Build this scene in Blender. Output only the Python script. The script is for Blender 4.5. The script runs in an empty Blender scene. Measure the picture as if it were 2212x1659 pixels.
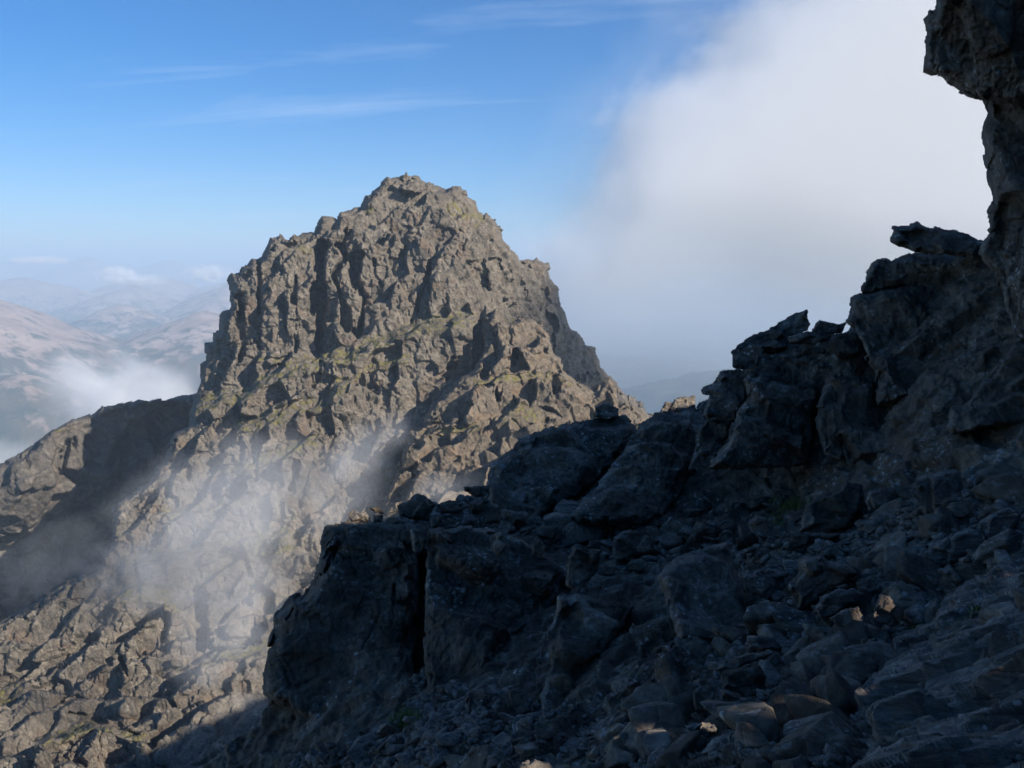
import bpy, math, random
import numpy as np
from mathutils import Vector
R = math.radians
sc = bpy.context.scene
COL = sc.collection

# ------------------------------------------------------------------ camera
W0, H0, FPX, HOR = 2212.0, 1659.0, 1900.0, 590.0
PITCH = math.atan((H0/2-HOR)/FPX)
cam_d = bpy.data.cameras.new('camera'); cam = bpy.data.objects.new('camera', cam_d); COL.objects.link(cam)
cam_d.sensor_width = 36.0; cam_d.lens = 36.0*FPX/W0
cam_d.clip_start = 0.1; cam_d.clip_end = 120000
cam.location = (0, 0, 0); cam.rotation_euler = (math.pi/2-PITCH, 0, 0)
sc.camera = cam
# ------------------------------------------------------------------ light and sky
SUN_AZ, SUN_EL = 56.0, 29.0          # degrees to the right of straight behind the camera, height
S = np.array([math.sin(R(SUN_AZ))*math.cos(R(SUN_EL)), -math.cos(R(SUN_AZ))*math.cos(R(SUN_EL)), math.sin(R(SUN_EL))])
w = bpy.data.worlds.new('World'); sc.world = w; w.use_nodes = True
nt = w.node_tree; nt.nodes.clear()
sky = nt.nodes.new('ShaderNodeTexSky'); sky.sky_type = 'NISHITA'; sky.sun_disc = False
sky.sun_elevation = R(SUN_EL); sky.sun_rotation = R(180-SUN_AZ)
sky.altitude = 900; sky.air_density = 1.0; sky.dust_density = 0.3; sky.ozone_density = 6.0
bg = nt.nodes.new('ShaderNodeBackground'); out = nt.nodes.new('ShaderNodeOutputWorld')
bg.inputs['Strength'].default_value = 0.078
# thin cirrus streaks drifting across the sky
tc = nt.nodes.new('ShaderNodeTexCoord'); sep = nt.nodes.new('ShaderNodeSeparateXYZ')
nt.links.new(tc.outputs['Generated'], sep.inputs[0])
def wm(op, a, b=None, c=None):
    n = nt.nodes.new('ShaderNodeMath'); n.operation = op
    for i, v in enumerate((a, b, c)):
        if v is None: continue
        if isinstance(v, (int, float)): n.inputs[i].default_value = v
        else: nt.links.new(v, n.inputs[i])
    return n.outputs[0]
zz = wm('MAXIMUM', wm('ADD', sep.outputs[2], 0.12), 0.05)
cu = wm('DIVIDE', sep.outputs[0], zz); cv = wm('DIVIDE', sep.outputs[1], zz)
cb = nt.nodes.new('ShaderNodeCombineXYZ')
nt.links.new(wm('ADD', wm('ADD', wm('MULTIPLY', cu, 0.55), wm('MULTIPLY', cv, 0.10)), 0.31), cb.inputs[0])
nt.links.new(wm('ADD', wm('ADD', wm('MULTIPLY', cv, 2.3), wm('MULTIPLY', cu, 0.25)), 0.10), cb.inputs[1])
cn = nt.nodes.new('ShaderNodeTexNoise'); cn.inputs['Scale'].default_value = 1.0; cn.inputs['Detail'].default_value = 7
cn.inputs['Roughness'].default_value = 0.62; cn.inputs['Distortion'].default_value = 0.5
cb.inputs[2].default_value = 11.0
nt.links.new(cb.outputs[0], cn.inputs['Vector'])
cr = nt.nodes.new('ShaderNodeMapRange'); cr.inputs['From Min'].default_value = 0.55; cr.inputs['From Max'].default_value = 0.95
cr.inputs['To Max'].default_value = 0.42
nt.links.new(cn.outputs[0], cr.inputs['Value'])
mx = nt.nodes.new('ShaderNodeMix'); mx.data_type = 'RGBA'
hs = nt.nodes.new('ShaderNodeHueSaturation'); hs.inputs['Saturation'].default_value = 1.34; hs.inputs['Hue'].default_value = 0.504
nt.links.new(sky.outputs[0], hs.inputs['Color'])
nt.links.new(hs.outputs[0], mx.inputs['A']); mx.inputs['B'].default_value = (7.5, 8.2, 9.4, 1)
nt.links.new(cr.outputs[0], mx.inputs['Factor'])
nt.links.new(mx.outputs['Result'], bg.inputs[0]); nt.links.new(bg.outputs[0], out.inputs[0])
sun_d = bpy.data.lights.new('sun', 'SUN'); sun_d.energy = 4.6; sun_d.angle = R(0.5); sun_d.color = (1.0, 0.915, 0.80)
sun = bpy.data.objects.new('sun', sun_d); COL.objects.link(sun)
sun.rotation_euler = Vector((S[0], S[1], S[2])).to_track_quat('Z', 'Y').to_euler()
sc.view_settings.view_transform = 'Standard'; sc.view_settings.look = 'None'
sc.view_settings.exposure = 0.75; sc.view_settings.gamma = 1.0
sc.cycles.use_denoising = True
sc.cycles.max_bounces = 12; sc.cycles.diffuse_bounces = 3; sc.cycles.volume_bounces = 10
sc.cycles.transparent_max_bounces = 16
sc.cycles.volume_max_steps = 256

# ------------------------------------------------------------------ numpy helpers
CF = np.array([0, math.cos(PITCH), -math.sin(PITCH)]); CU = np.array([0, math.sin(PITCH), math.cos(PITCH)])
def unproj(px, py, c):
    a = (px-W0/2)/FPX; b = -(py-H0/2)/FPX
    return np.stack([c*a, c*(CF[1]+b*CU[1]), c*(CF[2]+b*CU[2])], -1)
TAB = np.random.RandomState(7).rand(32, 32, 32, 4).astype(np.float32)
def vnoise(P, seed=0):
    q = P + seed*13.37; i = np.floor(q).astype(np.int32); f = (q-i).astype(np.float32); f = f*f*(3-2*f)
    r = 0
    for dx in (0, 1):
        for dy in (0, 1):
            for dz in (0, 1):
                wt = (f[..., 0] if dx else 1-f[..., 0])*(f[..., 1] if dy else 1-f[..., 1])*(f[..., 2] if dz else 1-f[..., 2])
                r = r+wt*TAB[(i[..., 0]+dx) & 31, (i[..., 1]+dy) & 31, (i[..., 2]+dz) & 31, seed & 3]
    return r*2-1
def fbm(P, oct=4, seed=0, gain=0.5):
    r = 0; a = 1.0
    for k in range(oct):
        r = r+a*vnoise(P*(2.03**k), seed+k); a *= gain
    return r
def rotm(ax, ay, az):
    ca, sa, cb_, sb, cc, s_ = math.cos(ax), math.sin(ax), math.cos(ay), math.sin(ay), math.cos(az), math.sin(az)
    A = np.array([[1, 0, 0], [0, ca, -sa], [0, sa, ca]]); B = np.array([[cb_, 0, sb], [0, 1, 0], [-sb, 0, cb_]])
    C_ = np.array([[cc, -s_, 0], [s_, cc, 0], [0, 0, 1]])
    return C_@B@A
def facet(P, size, seed, tilt=0.7, crack=0.0, rot=(0.1, 0.15, 0.3), warp=0.12, pw=6, bev=0.1, jit=0.6):
    """blocky, joint-bounded relief: every cell is a tilted plane set in or out"""
    Q = (P@rotm(*rot).T)/np.asarray(size)
    Q = Q+warp*np.stack([vnoise(Q*0.7, seed+1), vnoise(Q*0.7+31, seed+2), vnoise(Q*0.7+57, seed+3)], -1)
    i0 = np.floor(Q-0.5).astype(np.int32)
    b1 = np.full(Q.shape[:-1], 1e9, np.float32); b2 = b1.copy()
    val = np.zeros_like(b1); v2 = val.copy(); off = seed*5
    for dx in (0, 1):
        for dy in (0, 1):
            for dz in (0, 1):
                ii = i0+np.array([dx, dy, dz]); r = TAB[(ii[..., 0]+off) & 31, (ii[..., 1]+off) & 31, (ii[..., 2]+off*3) & 31]
                d = Q-(ii+0.5+(r[..., :3]-0.5)*jit)
                dd = (np.abs(d[..., 0])**pw+np.abs(d[..., 1])**pw+np.abs(d[..., 2])**pw)
                new = dd < b1
                rr = r[..., 3]
                # joint planes come in a few set directions
                j1 = np.round((r[..., 0]-0.5)*2.4)*0.75; j2 = np.round((r[..., 1]-0.5)*2.4)*0.75; j3 = np.round(((rr*7.3) % 1-0.35)*2.6)*0.7
                v = (rr*2-1)+tilt*(j1*d[..., 0]+j2*d[..., 1]+j3*d[..., 2])
                sec = (~new) & (dd < b2)
                v2 = np.where(new, val, np.where(sec, v, v2)); b2 = np.where(new, b1, np.minimum(b2, dd))
                val = np.where(new, v, val); b1 = np.where(new, dd, b1)
    e = b2**(1/pw)-b1**(1/pw); t = 0.5+0.5*np.clip(e/bev, 0, 1); val = val*t+v2*(1-t)
    if crack: val = val-crack*np.clip(1-e/max(0.09, bev*0.9), 0, 1)
    return val
def snap(P, D, size, seed, rot=(0.05, 0.10, 0.45), warp=0.1, jit=0.6, pw=6, nrm=(0.28, -0.95, 0.12), nj=0.22, off=0.15, bev=0.06, crack=0.0, lim=0.7):
    """jointed rock: every cell shows a plane face of its own, set to the joint directions, so that walls and ledges form"""
    size = np.asarray(size, float); Rm = rotm(*rot)
    Q = (P@Rm.T)/size
    Qw = Q+warp*np.stack([vnoise(Q*0.7, seed+1), vnoise(Q*0.7+31, seed+2), vnoise(Q*0.7+57, seed+3)], -1)
    i0 = np.floor(Qw-0.5).astype(np.int32); b1 = np.full(Q.shape[:-1], 1e9, np.float32); b2 = b1.copy(); val = np.zeros_like(b1); v2 = val.copy(); o5 = seed*5
    for dx in (0, 1):
        for dy in (0, 1):
            for dz in (0, 1):
                ii = i0+np.array([dx, dy, dz]); r = TAB[(ii[..., 0]+o5) & 31, (ii[..., 1]+o5) & 31, (ii[..., 2]+o5*3) & 31]
                d = Qw-(ii+0.5+(r[..., :3]-0.5)*jit); dd = np.abs(d[..., 0])**pw+np.abs(d[..., 1])**pw+np.abs(d[..., 2])**pw
                k1 = (r[..., 0]*5.3) % 1; k2 = (r[..., 1]*5.3) % 1
                n = np.stack([nrm[0]+nj*(np.round(k1*3)-1.5)*0.9, np.full_like(k1, nrm[1]), nrm[2]+nj*(np.round(k2*3)-1.3)*0.8], -1); n /= np.linalg.norm(n, axis=-1, keepdims=True)
                dW = -(d*size)@Rm
                v = np.clip((dW*n).sum(-1)/np.maximum((D*n).sum(-1), 0.45), -lim*size.min(), lim*size.min())+off*size.min()*(r[..., 3]*2-1)
                new = dd < b1; sec = (~new) & (dd < b2)
                v2 = np.where(new, val, np.where(sec, v, v2)); b2 = np.where(new, b1, np.minimum(b2, dd)); val = np.where(new, v, val); b1 = np.where(new, dd, b1)
    e = b2**(1/pw)-b1**(1/pw); t = 0.5+0.5*np.clip(e/bev, 0, 1); val = val*t+v2*(1-t)
    if crack: val = val-crack*np.clip(1-e/max(0.09, bev*0.9), 0, 1)
    return val
def tps(pts):
    pts = np.asarray(pts, float); X = pts[:, :2]/500; v = pts[:, 2]; n = len(X)
    def U(r2): return np.where(r2 > 1e-12, r2*np.log(r2+1e-12), 0)
    K = U(((X[:, None]-X[None])**2).sum(-1))+np.eye(n)*1e-3; Pm = np.c_[np.ones(n), X]
    A = np.block([[K, Pm], [Pm.T, np.zeros((3, 3))]]); s = np.linalg.solve(A, np.r_[v, 0, 0, 0])
    def f(px, py):
        x = px/500; y = py/500; r = s[n]+s[n+1]*x+s[n+2]*y
        for k in range(n): r = r+s[k]*U((x-X[k, 0])**2+(y-X[k, 1])**2)
        return r
    return f
def seg_dist(px, py, poly, closed=True):
    d = np.full(px.shape, 1e9); n = len(poly)
    for k in range(n if closed else n-1):
        x0, y0 = poly[k][:2]; x1, y1 = poly[(k+1) % n][:2]; vx, vy = x1-x0, y1-y0; L = vx*vx+vy*vy+1e-9
        t = np.clip(((px-x0)*vx+(py-y0)*vy)/L, 0, 1)
        d = np.minimum(d, (px-x0-t*vx)**2+(py-y0-t*vy)**2)
    return np.sqrt(d)
def inside(px, py, poly):
    r = np.zeros(px.shape, bool); n = len(poly)
    for k in range(n):
        x0, y0 = poly[k]; x1, y1 = poly[(k+1) % n]
        if y0 == y1: continue
        r ^= ((y0 > py) != (y1 > py)) & (px < (x1-x0)*(py-y0)/(y1-y0)+x0)
    return r
def sm(t): t = np.clip(t, 0, 1); return t*t*(3-2*t)
def make_mesh(name, V, F, mat, attrs=None, parent=None, smooth=False):
    me = bpy.data.meshes.new(name); F = np.asarray(F, np.int32)
    k = F.shape[1]
    me.vertices.add(len(V)); me.vertices.foreach_set('co', np.asarray(V, np.float32).ravel())
    me.loops.add(F.size); me.loops.foreach_set('vertex_index', F.ravel())
    me.polygons.add(len(F)); me.polygons.foreach_set('loop_start', np.arange(0, F.size, k, dtype=np.int32))
    me.update(calc_edges=True)
    if smooth: me.polygons.foreach_set('use_smooth', np.ones(len(F), bool))
    for an, av in (attrs or {}).items():
        a = me.attributes.new(an, 'FLOAT', 'POINT'); a.data.foreach_set('value', np.asarray(av, np.float32).ravel())
    me.materials.append(mat)
    o = bpy.data.objects.new(name, me); COL.objects.link(o)
    if parent: o.parent = parent
    return o
def tag(o, label=None, cat=None, group=None, kind=None):
    if label: o['label'] = label
    if cat: o['category'] = cat
    if group: o['group'] = group
    if kind: o['kind'] = kind
    return o
def blur(A, r):
    for ax in (0, 1):
        for _ in range(2):
            pad = [(0, 0)]*A.ndim; pad[ax] = (r+1, r); B = np.cumsum(np.pad(A, pad, mode='edge'), axis=ax)
            n = A.shape[ax]
            A = (np.take(B, np.arange(2*r+1, 2*r+1+n), ax)-np.take(B, np.arange(0, n), ax))/(2*r+1)
    return A
def grid_faces(idx):
    a, b, c, d = idx[:-1, :-1], idx[1:, :-1], idx[1:, 1:], idx[:-1, 1:]
    F = np.stack([a, b, c, d], -1).reshape(-1, 4)
    return F[(F >= 0).all(1)]

def relief(name, poly, ctrl, mat, step=1.8, edge_w=14, edge_r=10, jag=(3, 14), noise=(), strokes=(), steps=(), grass=(), gnoise=0.0,
           base_amp=0, base_size=30, thick=30, feat=None, smooth=False, seed=0, down=False, bevel=False):
    """a rock mass modelled from its outline, with its own distances, relief and thickness"""
    xs = [p[0] for p in poly]; ys = [p[1] for p in poly]
    gx = np.arange(min(xs)-8, max(xs)+8, step); gy = np.arange(min(ys)-8, max(ys)+8, step)
    px, py = np.meshgrid(gx, gy)
    d = seg_dist(px, py, poly); d = np.where(inside(px, py, poly), d, -d)
    if jag[0]:
        q = np.stack([px, py*0+seed, py], -1)
        d = d+jag[0]*facet(q, (jag[1], 999, jag[1]), seed+3, tilt=0.6, rot=(0, 0.2, 0))+(0.5 if bevel else -0.3)*jag[0]
    f = ctrl if callable(ctrl) else tps(ctrl)
    c = f(px, py); g = np.zeros_like(c)
    cmid = float(np.median(c))
    if base_amp:
        P = unproj(px, py, c); c = c+base_amp*fbm(P/base_size, 3, seed+5)
    for (pl, wd, dep) in strokes:
        dd = seg_dist(px, py, pl, False)
        q = np.stack([px/(1.6*wd+6), py*0+seed, py/(2.6*wd+8)], -1)
        wob = 1+0.5*facet(q, (1, 9, 1), seed+2, tilt=0.5, rot=(0, 0.1, 0))+0.3*vnoise(q*0.5, seed)
        ramp = (dd-wd*wob)/(0.5*wd)
        c = c+1.3*dep*(0.75*sm(-ramp)+0.25*sm(1-dd/(2.2*wd)))*(0.85+0.3*vnoise(q*0.7+9, seed+1))
    for (pl, hh, dc, L) in steps:
        pl = np.array(pl, float); yy = np.interp(px, pl[:, 0], pl[:, 1]); fade = sm((px-pl[0, 0])/25)*sm((pl[-1, 0]-px)/25)
        yy = yy+5*vnoise(np.stack([px/22, py*0, py*0+seed], -1), seed+1)
        t = (py-yy)/hh
        c = c-dc*np.clip(t, 0, 1)*fade*np.exp(-np.clip(py-yy-hh, 0, None)/L)
        g = np.maximum(g, fade*sm((t+0.35)/0.35)*sm((1.35-t)/0.4))
    for (pl, wd) in grass:
        g = np.maximum(g, sm((wd-seg_dist(px, py, pl, len(pl) > 2))/(0.6*wd)))
    if feat: c = feat(px, py, c)
    q = np.stack([px, py*0+seed, py], -1); cs = 2.2*edge_w+6
    ew = edge_w*(0.95+0.65*facet(q, (cs, 999, cs), seed+9, tilt=0.2, rot=(0, 0.4, 0), bev=0.15))
    e = np.clip(1-d/np.maximum(ew, 1.5), 0, 1)
    c = c+edge_r*(e**1.15 if bevel else 1-np.sqrt(np.clip(1-e*e, 0, 1)))
    P = unproj(px, py, c)
    du = np.gradient(P, axis=1); dv = np.gradient(P, axis=0)
    N = np.cross(du, dv); N /= np.linalg.norm(N, axis=-1, keepdims=True)+1e-9
    vw = -P/np.linalg.norm(P, axis=-1, keepdims=True)
    N = np.where((N*vw).sum(-1, keepdims=True) < 0, -N, N)
    N = blur(N, int(round(26/step))); N /= np.linalg.norm(N, axis=-1, keepdims=True)+1e-9
    D = 0.7*N+0.3*vw; D /= np.linalg.norm(D, axis=-1, keepdims=True)
    h = np.zeros_like(c); P0 = P; ef = ((1-0.35*np.clip(g, 0, 1))*(0.25+0.75*sm(d/(0.9*edge_w))))[..., None]
    for k, (amp, size, kw) in enumerate(noise):
        kw = dict(kw); mk = kw.pop('mk', None)
        if mk: amp = amp*(mk[1]+(1-mk[1])*sm(0.5+1.6*fbm(P/mk[0]+k*17, 2, seed+k)))
        if kw.get('snap'):
            kw = {a: b for a, b in kw.items() if a != 'snap'}
            kw.setdefault('bev', min(0.5, max(0.03, 1.6*step*cmid/FPX/min(size))))
            h = amp*snap(P, vw, size, seed+11*k+1, **kw); P = P+vw*h[..., None]*ef; h = h*0
            continue
        h = h+amp*facet(P, size, seed+11*k+1, **dict(dict(bev=min(0.6, max(0.04, 2.0*step*cmid/FPX/min(size)))), **kw))
    P = P+D*h[..., None]*ef
    keep = d > 0
    idx = np.full(px.shape, -1, np.int64); idx[keep] = np.arange(keep.sum())
    F = grid_faces(idx)
    V = P[keep]; ga = g[keep]
    # rim closed backwards by walls, and a back sheet, so that the mass is solid
    E = np.concatenate([F[:, [0, 1]], F[:, [1, 2]], F[:, [2, 3]], F[:, [3, 0]]])
    key = E.min(1)*len(V)+E.max(1); _, fi, cnt = np.unique(key, return_index=True, return_counts=True)
    B = E[fi[cnt == 1]]
    bv = np.unique(B); mp = np.full(len(V), -1, np.int64); 
    cen = V[bv].mean(0)
    rings = [V]; gas = [ga]; prev = bv; n0 = len(V); Fs = [F]
    pm = np.full(len(V), -1, np.int64); pm[bv] = bv
    for j in range(1, 5):
        t = j/4
        back = V[bv]*(1+thick*t/np.maximum(cmid, 1e-3))
        back = back+(cen*(1+thick*t/cmid)-back)*0.18*t*t
        if down: back = V[bv]+np.array([0, 0.25, -1.0])*thick*t
        back = back+fbm(back/(thick*0.3), 2, seed)[:, None]*thick*0.03
        nm = np.full(len(V), -1, np.int64); nm[bv] = n0+np.arange(len(bv))
        Fs.append(np.stack([pm[B[:, 1]], pm[B[:, 0]], nm[B[:, 0]], nm[B[:, 1]]], -1))
        rings.append(back); gas.append(np.zeros(len(bv))); pm = nm; n0 += len(bv)
    o = make_mesh(name, np.concatenate(rings), np.concatenate(Fs), mat, {'grass': np.concatenate(gas)}, smooth=smooth)
    relief.last = (gx, gy, P, N, d)
    return o

# ------------------------------------------------------------------ materials
class Mat:
    def __init__(s, name):
        s.m = bpy.data.materials.new(name); s.m.use_nodes = True; s.t = s.m.node_tree; s.t.nodes.clear()
        s.out = s.n('OutputMaterial'); s.geo = s.n('NewGeometry')
    def n(s, t, **kw):
        k = s.t.nodes.new('ShaderNode'+t)
        for a, b in kw.items(): setattr(k, a, b)
        return k
    def l(s, a, b): s.t.links.new(a, b)
    def setv(s, inp, v):
        if v is None: return
        if isinstance(v, (int, float)): inp.default_value = v
        elif isinstance(v, (tuple, list)): inp.default_value = tuple(v)+((1,) if len(v) == 3 and inp.type == 'RGBA' else ())
        else: s.l(v, inp)
    def math(s, op, a, b=None, c=None, clamp=False):
        k = s.n('Math', operation=op, use_clamp=clamp)
        for i, v in enumerate((a, b, c)): s.setv(k.inputs[i], v)
        return k.outputs[0]
    def noise(s, vec, scale, detail=4, rough=0.55, dist=0.0):
        k = s.n('TexNoise'); s.l(vec, k.inputs['Vector']); k.inputs['Scale'].default_value = scale
        k.inputs['Detail'].default_value = detail; k.inputs['Roughness'].default_value = rough; k.inputs['Distortion'].default_value = dist
        return k.outputs[0]
    def vor(s, vec, scale, feature='F1', rnd=1.0, out='Distance'):
        k = s.n('TexVoronoi', feature=feature); s.l(vec, k.inputs['Vector']); k.inputs['Scale'].default_value = scale
        k.inputs['Randomness'].default_value = rnd
        return k.outputs[out]
    def rng(s, v, a, b, c=0.0, d=1.0):
        k = s.n('MapRange'); s.l(v, k.inputs[0])
        for i, x in enumerate((a, b, c, d)): k.inputs[i+1].default_value = x
        return k.outputs[0]
    def mix(s, f, a, b, blend='MIX'):
        k = s.n('Mix', data_type='RGBA', blend_type=blend)
        s.setv(k.inputs['Factor'], f); s.setv(k.inputs['A'], a); s.setv(k.inputs['B'], b)
        return k.outputs['Result']
    def attr(s, name): k = s.n('Attribute', attribute_name=name); return k.outputs['Fac']
    def mapping(s, vec, scale=(1, 1, 1), rot=(0, 0, 0)):
        k = s.n('Mapping'); s.l(vec, k.inputs[0]); k.inputs['Scale'].default_value = scale; k.inputs['Rotation'].default_value = rot
        return k.outputs[0]
    def bump(s, h, strength, dist, nrm=None):
        k = s.n('Bump'); s.l(h, k.inputs['Height']); k.inputs['Strength'].default_value = strength; k.inputs['Distance'].default_value = dist
        if nrm: s.l(nrm, k.inputs['Normal'])
        return k.outputs[0]
    def bsdf(s, col, rough=0.9, nrm=None, spec=0.25):
        k = s.n('BsdfPrincipled'); s.setv(k.inputs['Base Color'], col); s.setv(k.inputs['Roughness'], rough)
        k.inputs['Specular IOR Level'].default_value = spec
        if nrm: s.l(nrm, k.inputs['Normal'])
        s.l(k.outputs[0], s.out.inputs[0]); return s.m

def rock_mat(name, unit, dark, mid, light, rust=None, grass=False, lichen=0.0, strat=None, spec=0.25, objc=False, bumpd=0.07):
    """unit = metres of one typical block; colours as passed in"""
    M = Mat(name); tcn = M.n('TexCoord'); pos = tcn.outputs['Object'] if objc else M.geo.outputs['Position']
    pos0 = pos
    if strat: pos = M.mapping(pos, strat[0], strat[1])
    n1 = M.noise(pos, 0.25/unit, 5, 0.6); n2 = M.noise(pos, 2.2/unit, 6, 0.65); n3 = M.noise(pos, 11/unit, 5, 0.7)
    vc = M.vor(pos, 1.3/unit, out='Color'); sp = M.n('SeparateColor'); M.l(vc, sp.inputs[0])
    col = M.mix(M.rng(n1, 0.38, 0.62), dark, mid)
    col = M.mix(M.rng(n2, 0.42, 0.66), col, light)
    col = M.mix(M.math('MULTIPLY', sp.outputs[0], 0.5), col, mid)
    k = M.math('ADD', M.math('MULTIPLY', sp.outputs[1], 0.45), 0.78)
    k = M.math('MULTIPLY', k, M.rng(n3, 0.32, 0.68, 0.6, 1.4))
    hsv = M.n('HueSaturation'); M.l(col, hsv.inputs['Color']); M.l(k, hsv.inputs['Value']); col = hsv.outputs[0]
    if rust:
        col = M.mix(M.math('MULTIPLY', M.rng(M.noise(pos0, 0.6/unit, 4, 0.6, 0.4), 0.54, 0.72), 0.7), col, rust)
    if lichen:
        v = M.vor(pos0, 7/unit); r2 = M.noise(pos0, 1.1/unit, 3, 0.6)
        f = M.math('MULTIPLY', M.rng(v, 0.22, 0.14), M.rng(r2, 0.50, 0.60))
        f2 = M.math('MULTIPLY', M.rng(M.noise(pos0, 7/unit, 6, 0.75), 0.56, 0.66), M.rng(r2, 0.40, 0.62))
        col = M.mix(M.math('MULTIPLY', M.math('MAXIMUM', f, f2), lichen), col, (0.42, 0.41, 0.38))
    h = M.math('ADD', M.math('MULTIPLY', n2, 0.7), M.math('MULTIPLY', n3, 0.45))
    ed = M.vor(pos, 1.9/unit, 'DISTANCE_TO_EDGE'); h = M.math('ADD', h, M.rng(ed, 0.0, 0.06, -0.25, 0.0))
    if grass:
        ga = M.attr('grass'); sepn = M.n('SeparateXYZ'); M.l(M.geo.outputs['True Normal'], sepn.inputs[0])
        up = M.rng(sepn.outputs[2], 0.15, 0.55)
        gn = M.noise(pos0, 1.6/unit, 5, 0.7)
        gf = M.math('MULTIPLY', M.math('ADD', M.math('MULTIPLY', ga, 0.95), M.math('MULTIPLY', up, 0.08)), M.rng(gn, 0.47, 0.57), clamp=True)
        gc = M.mix(M.rng(M.noise(pos0, 4/unit, 4, 0.6), 0.35, 0.65), (0.075, 0.075, 0.025), (0.20, 0.165, 0.06))
        col = M.mix(gf, col, gc)
    return M.bsdf(col, 0.92, M.bump(h, 0.8, unit*bumpd), spec)

def c1(*p): return [(x*.337, 474.3+y*.337) for x, y in p]
def c2(*p): return [(406.6+x*.337, 338.9+y*.337) for x, y in p]
def c3(*p): return [(813.2+x*.337, 609.9+y*.337) for x, y in p]
def c4(*p): return [(x*.3464, 1084.3+y*.3464) for x, y in p]

BR = (0.064, 0.055, 0.044); MD = (0.134, 0.114, 0.090); LT = (0.205, 0.176, 0.138)
m_peak = rock_mat('peak_rock', 4.0, BR, MD, LT, rust=(0.17, 0.115, 0.078), grass=True)
m_near = rock_mat('ridge_rock', 2.6, BR, (0.13, 0.104, 0.076), (0.20, 0.16, 0.115), rust=(0.22, 0.14, 0.085), grass=True)
m_far = rock_mat('shoulder_rock', 5.0, (0.07, 0.06, 0.052), (0.12, 0.105, 0.09), (0.17, 0.15, 0.125), rust=(0.15, 0.11, 0.085), grass=True)

# ================================================================== THE PEAK
left = c2((45,1510),(75,1440),(65,1330),(105,1310),(100,1190),(145,1180),(150,1120),(195,1110),(190,1010),(225,985),(262,980),(262,870),(258,790),(272,745),(335,725),(335,695),(385,690),(400,645),(490,640),(510,560),(525,510),(585,495),(640,525),(650,505),(720,490),(800,475),(815,420),(850,375),(890,370),(950,395),(970,355),(1050,320),(1100,310),(1130,275),(1130,235),(1170,230),(1210,190),(1270,130),(1390,105),(1475,130),(1520,160),(1540,145),(1560,175),(1650,205),(1690,185),(1740,190),(1775,210),(1790,250),(1840,280),(1870,350),(1900,360),(1970,390),(2020,470),(2030,540),(2100,600),(2140,665))
right = [(1160,557),(1185,570),(1192,600)]+c3((1180,60),(1175,120),(1215,190),(1245,300),(1310,320),(1335,400),(1400,420),(1425,470),(1440,540),(1500,590),(1560,680),(1620,750),(1700,790),(1750,840),(1800,850))
low = [(1440,960),(1420,1080),(1220,1260),(1080,1400),(980,1540),(900,1720),(-90,1720),(-90,1390),(-40,1360)]
low += c4((0,750),(110,690),(200,640),(280,570),(400,490),(520,450),(610,430),(640,330),(690,260),(705,190),(700,30),(745,0))
low += [(285,1062),(328,1033),(330,1013),(357,993),(367,956),(371,935),(404,918),(412,880)]
peak_poly = left+right+low
peak_ctrl = [(870,375,345),(800,430,333),(600,520,322),(1000,420,338),(900,500,318),(700,560,306),(510,640,308),(560,740,296),(450,820,304),
 (880,620,304),(1040,560,318),(1030,690,300),(880,700,297),(720,760,290),(440,880,288),(1180,640,360),(1300,820,392),(1420,920,410),(1180,760,350),(1150,560,360),
 (600,880,276),(850,850,276),(700,1000,256),(420,960,272),(500,1100,246),(300,1090,256),(800,1080,244),(560,1260,222),(330,1250,226),(240,1200,234),
 (700,1300,205),(450,1420,190),(200,1350,208),(0,1360,214),(150,1500,185),(350,1560,168),(0,1620,170),(500,1680,140),(200,1690,152),(-90,1700,165),(1100,1000,270)]
gul = [ # polyline, half width in px, how deep it is cut in metres
 (c2((850,600),(850,900),(835,1240)), 24, 20), (c2((960,560),(1000,640),(930,760),(985,900),(1020,1100)), 13, 13),
 (c2((560,700),(480,760),(450,860),(455,1000)), 6, 4), (c2((680,780),(675,930)), 7, 5), (c2((1080,640),(1080,800),(1130,900),(1100,1120)), 15, 13),
 (c2((1555,680),(1530,780),(1470,930),(1430,1050)), 8, 12), (c2((1190,660),(1190,760),(1240,830)), 6, 5), (c2((1040,480),(1010,560)), 12, 7),
 (c2((1880,760),(1920,790),(1930,850)), 7, 5), (c2((600,620),(590,720)), 7, 4), (c2((1360,600),(1370,680)), 5, 3),
 (c2((450,640),(450,880),(460,1230)), 5, 6), (c2((690,760),(690,1240)), 5, 5), (c2((330,900),(360,1200),(330,1300)), 9, 8), (c2((540,1090),(530,1180)), 5, 3),
 (c2((1280,500),(1240,560)), 6, 3), (c2((420,1400),(360,1480)), 10, 4), (c2((1180,1340),(1120,1430),(1200,1500)), 14, 6),
 (c2((850,1330),(830,1420)), 10, 5), (c2((300,1560),(310,1630)), 8, 4), (c2((1700,1340),(1500,1500),(1400,1640)), 16, 7),
 ([(730,930),(700,1000)], 8, 4), ([(640,1000),(630,1060)], 7, 4), ([(555,960),(550,1030)], 8, 3), ([(850,950),(800,1000)], 10, 4),
 ([(432,1290),(437,1400)], 13, 7), ([(360,1330),(352,1400)], 9, 5), ([(290,1210),(300,1290)], 6, 4), ([(520,1180),(540,1240)], 6, 3),
 ([(200,1380),(100,1440),(0,1470)], 16, 5), ([(260,1420),(300,1500)], 5, 4), ([(400,1440),(300,1470)], 9, 4), ([(150,1540),(230,1560)], 9, 4)]
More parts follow.
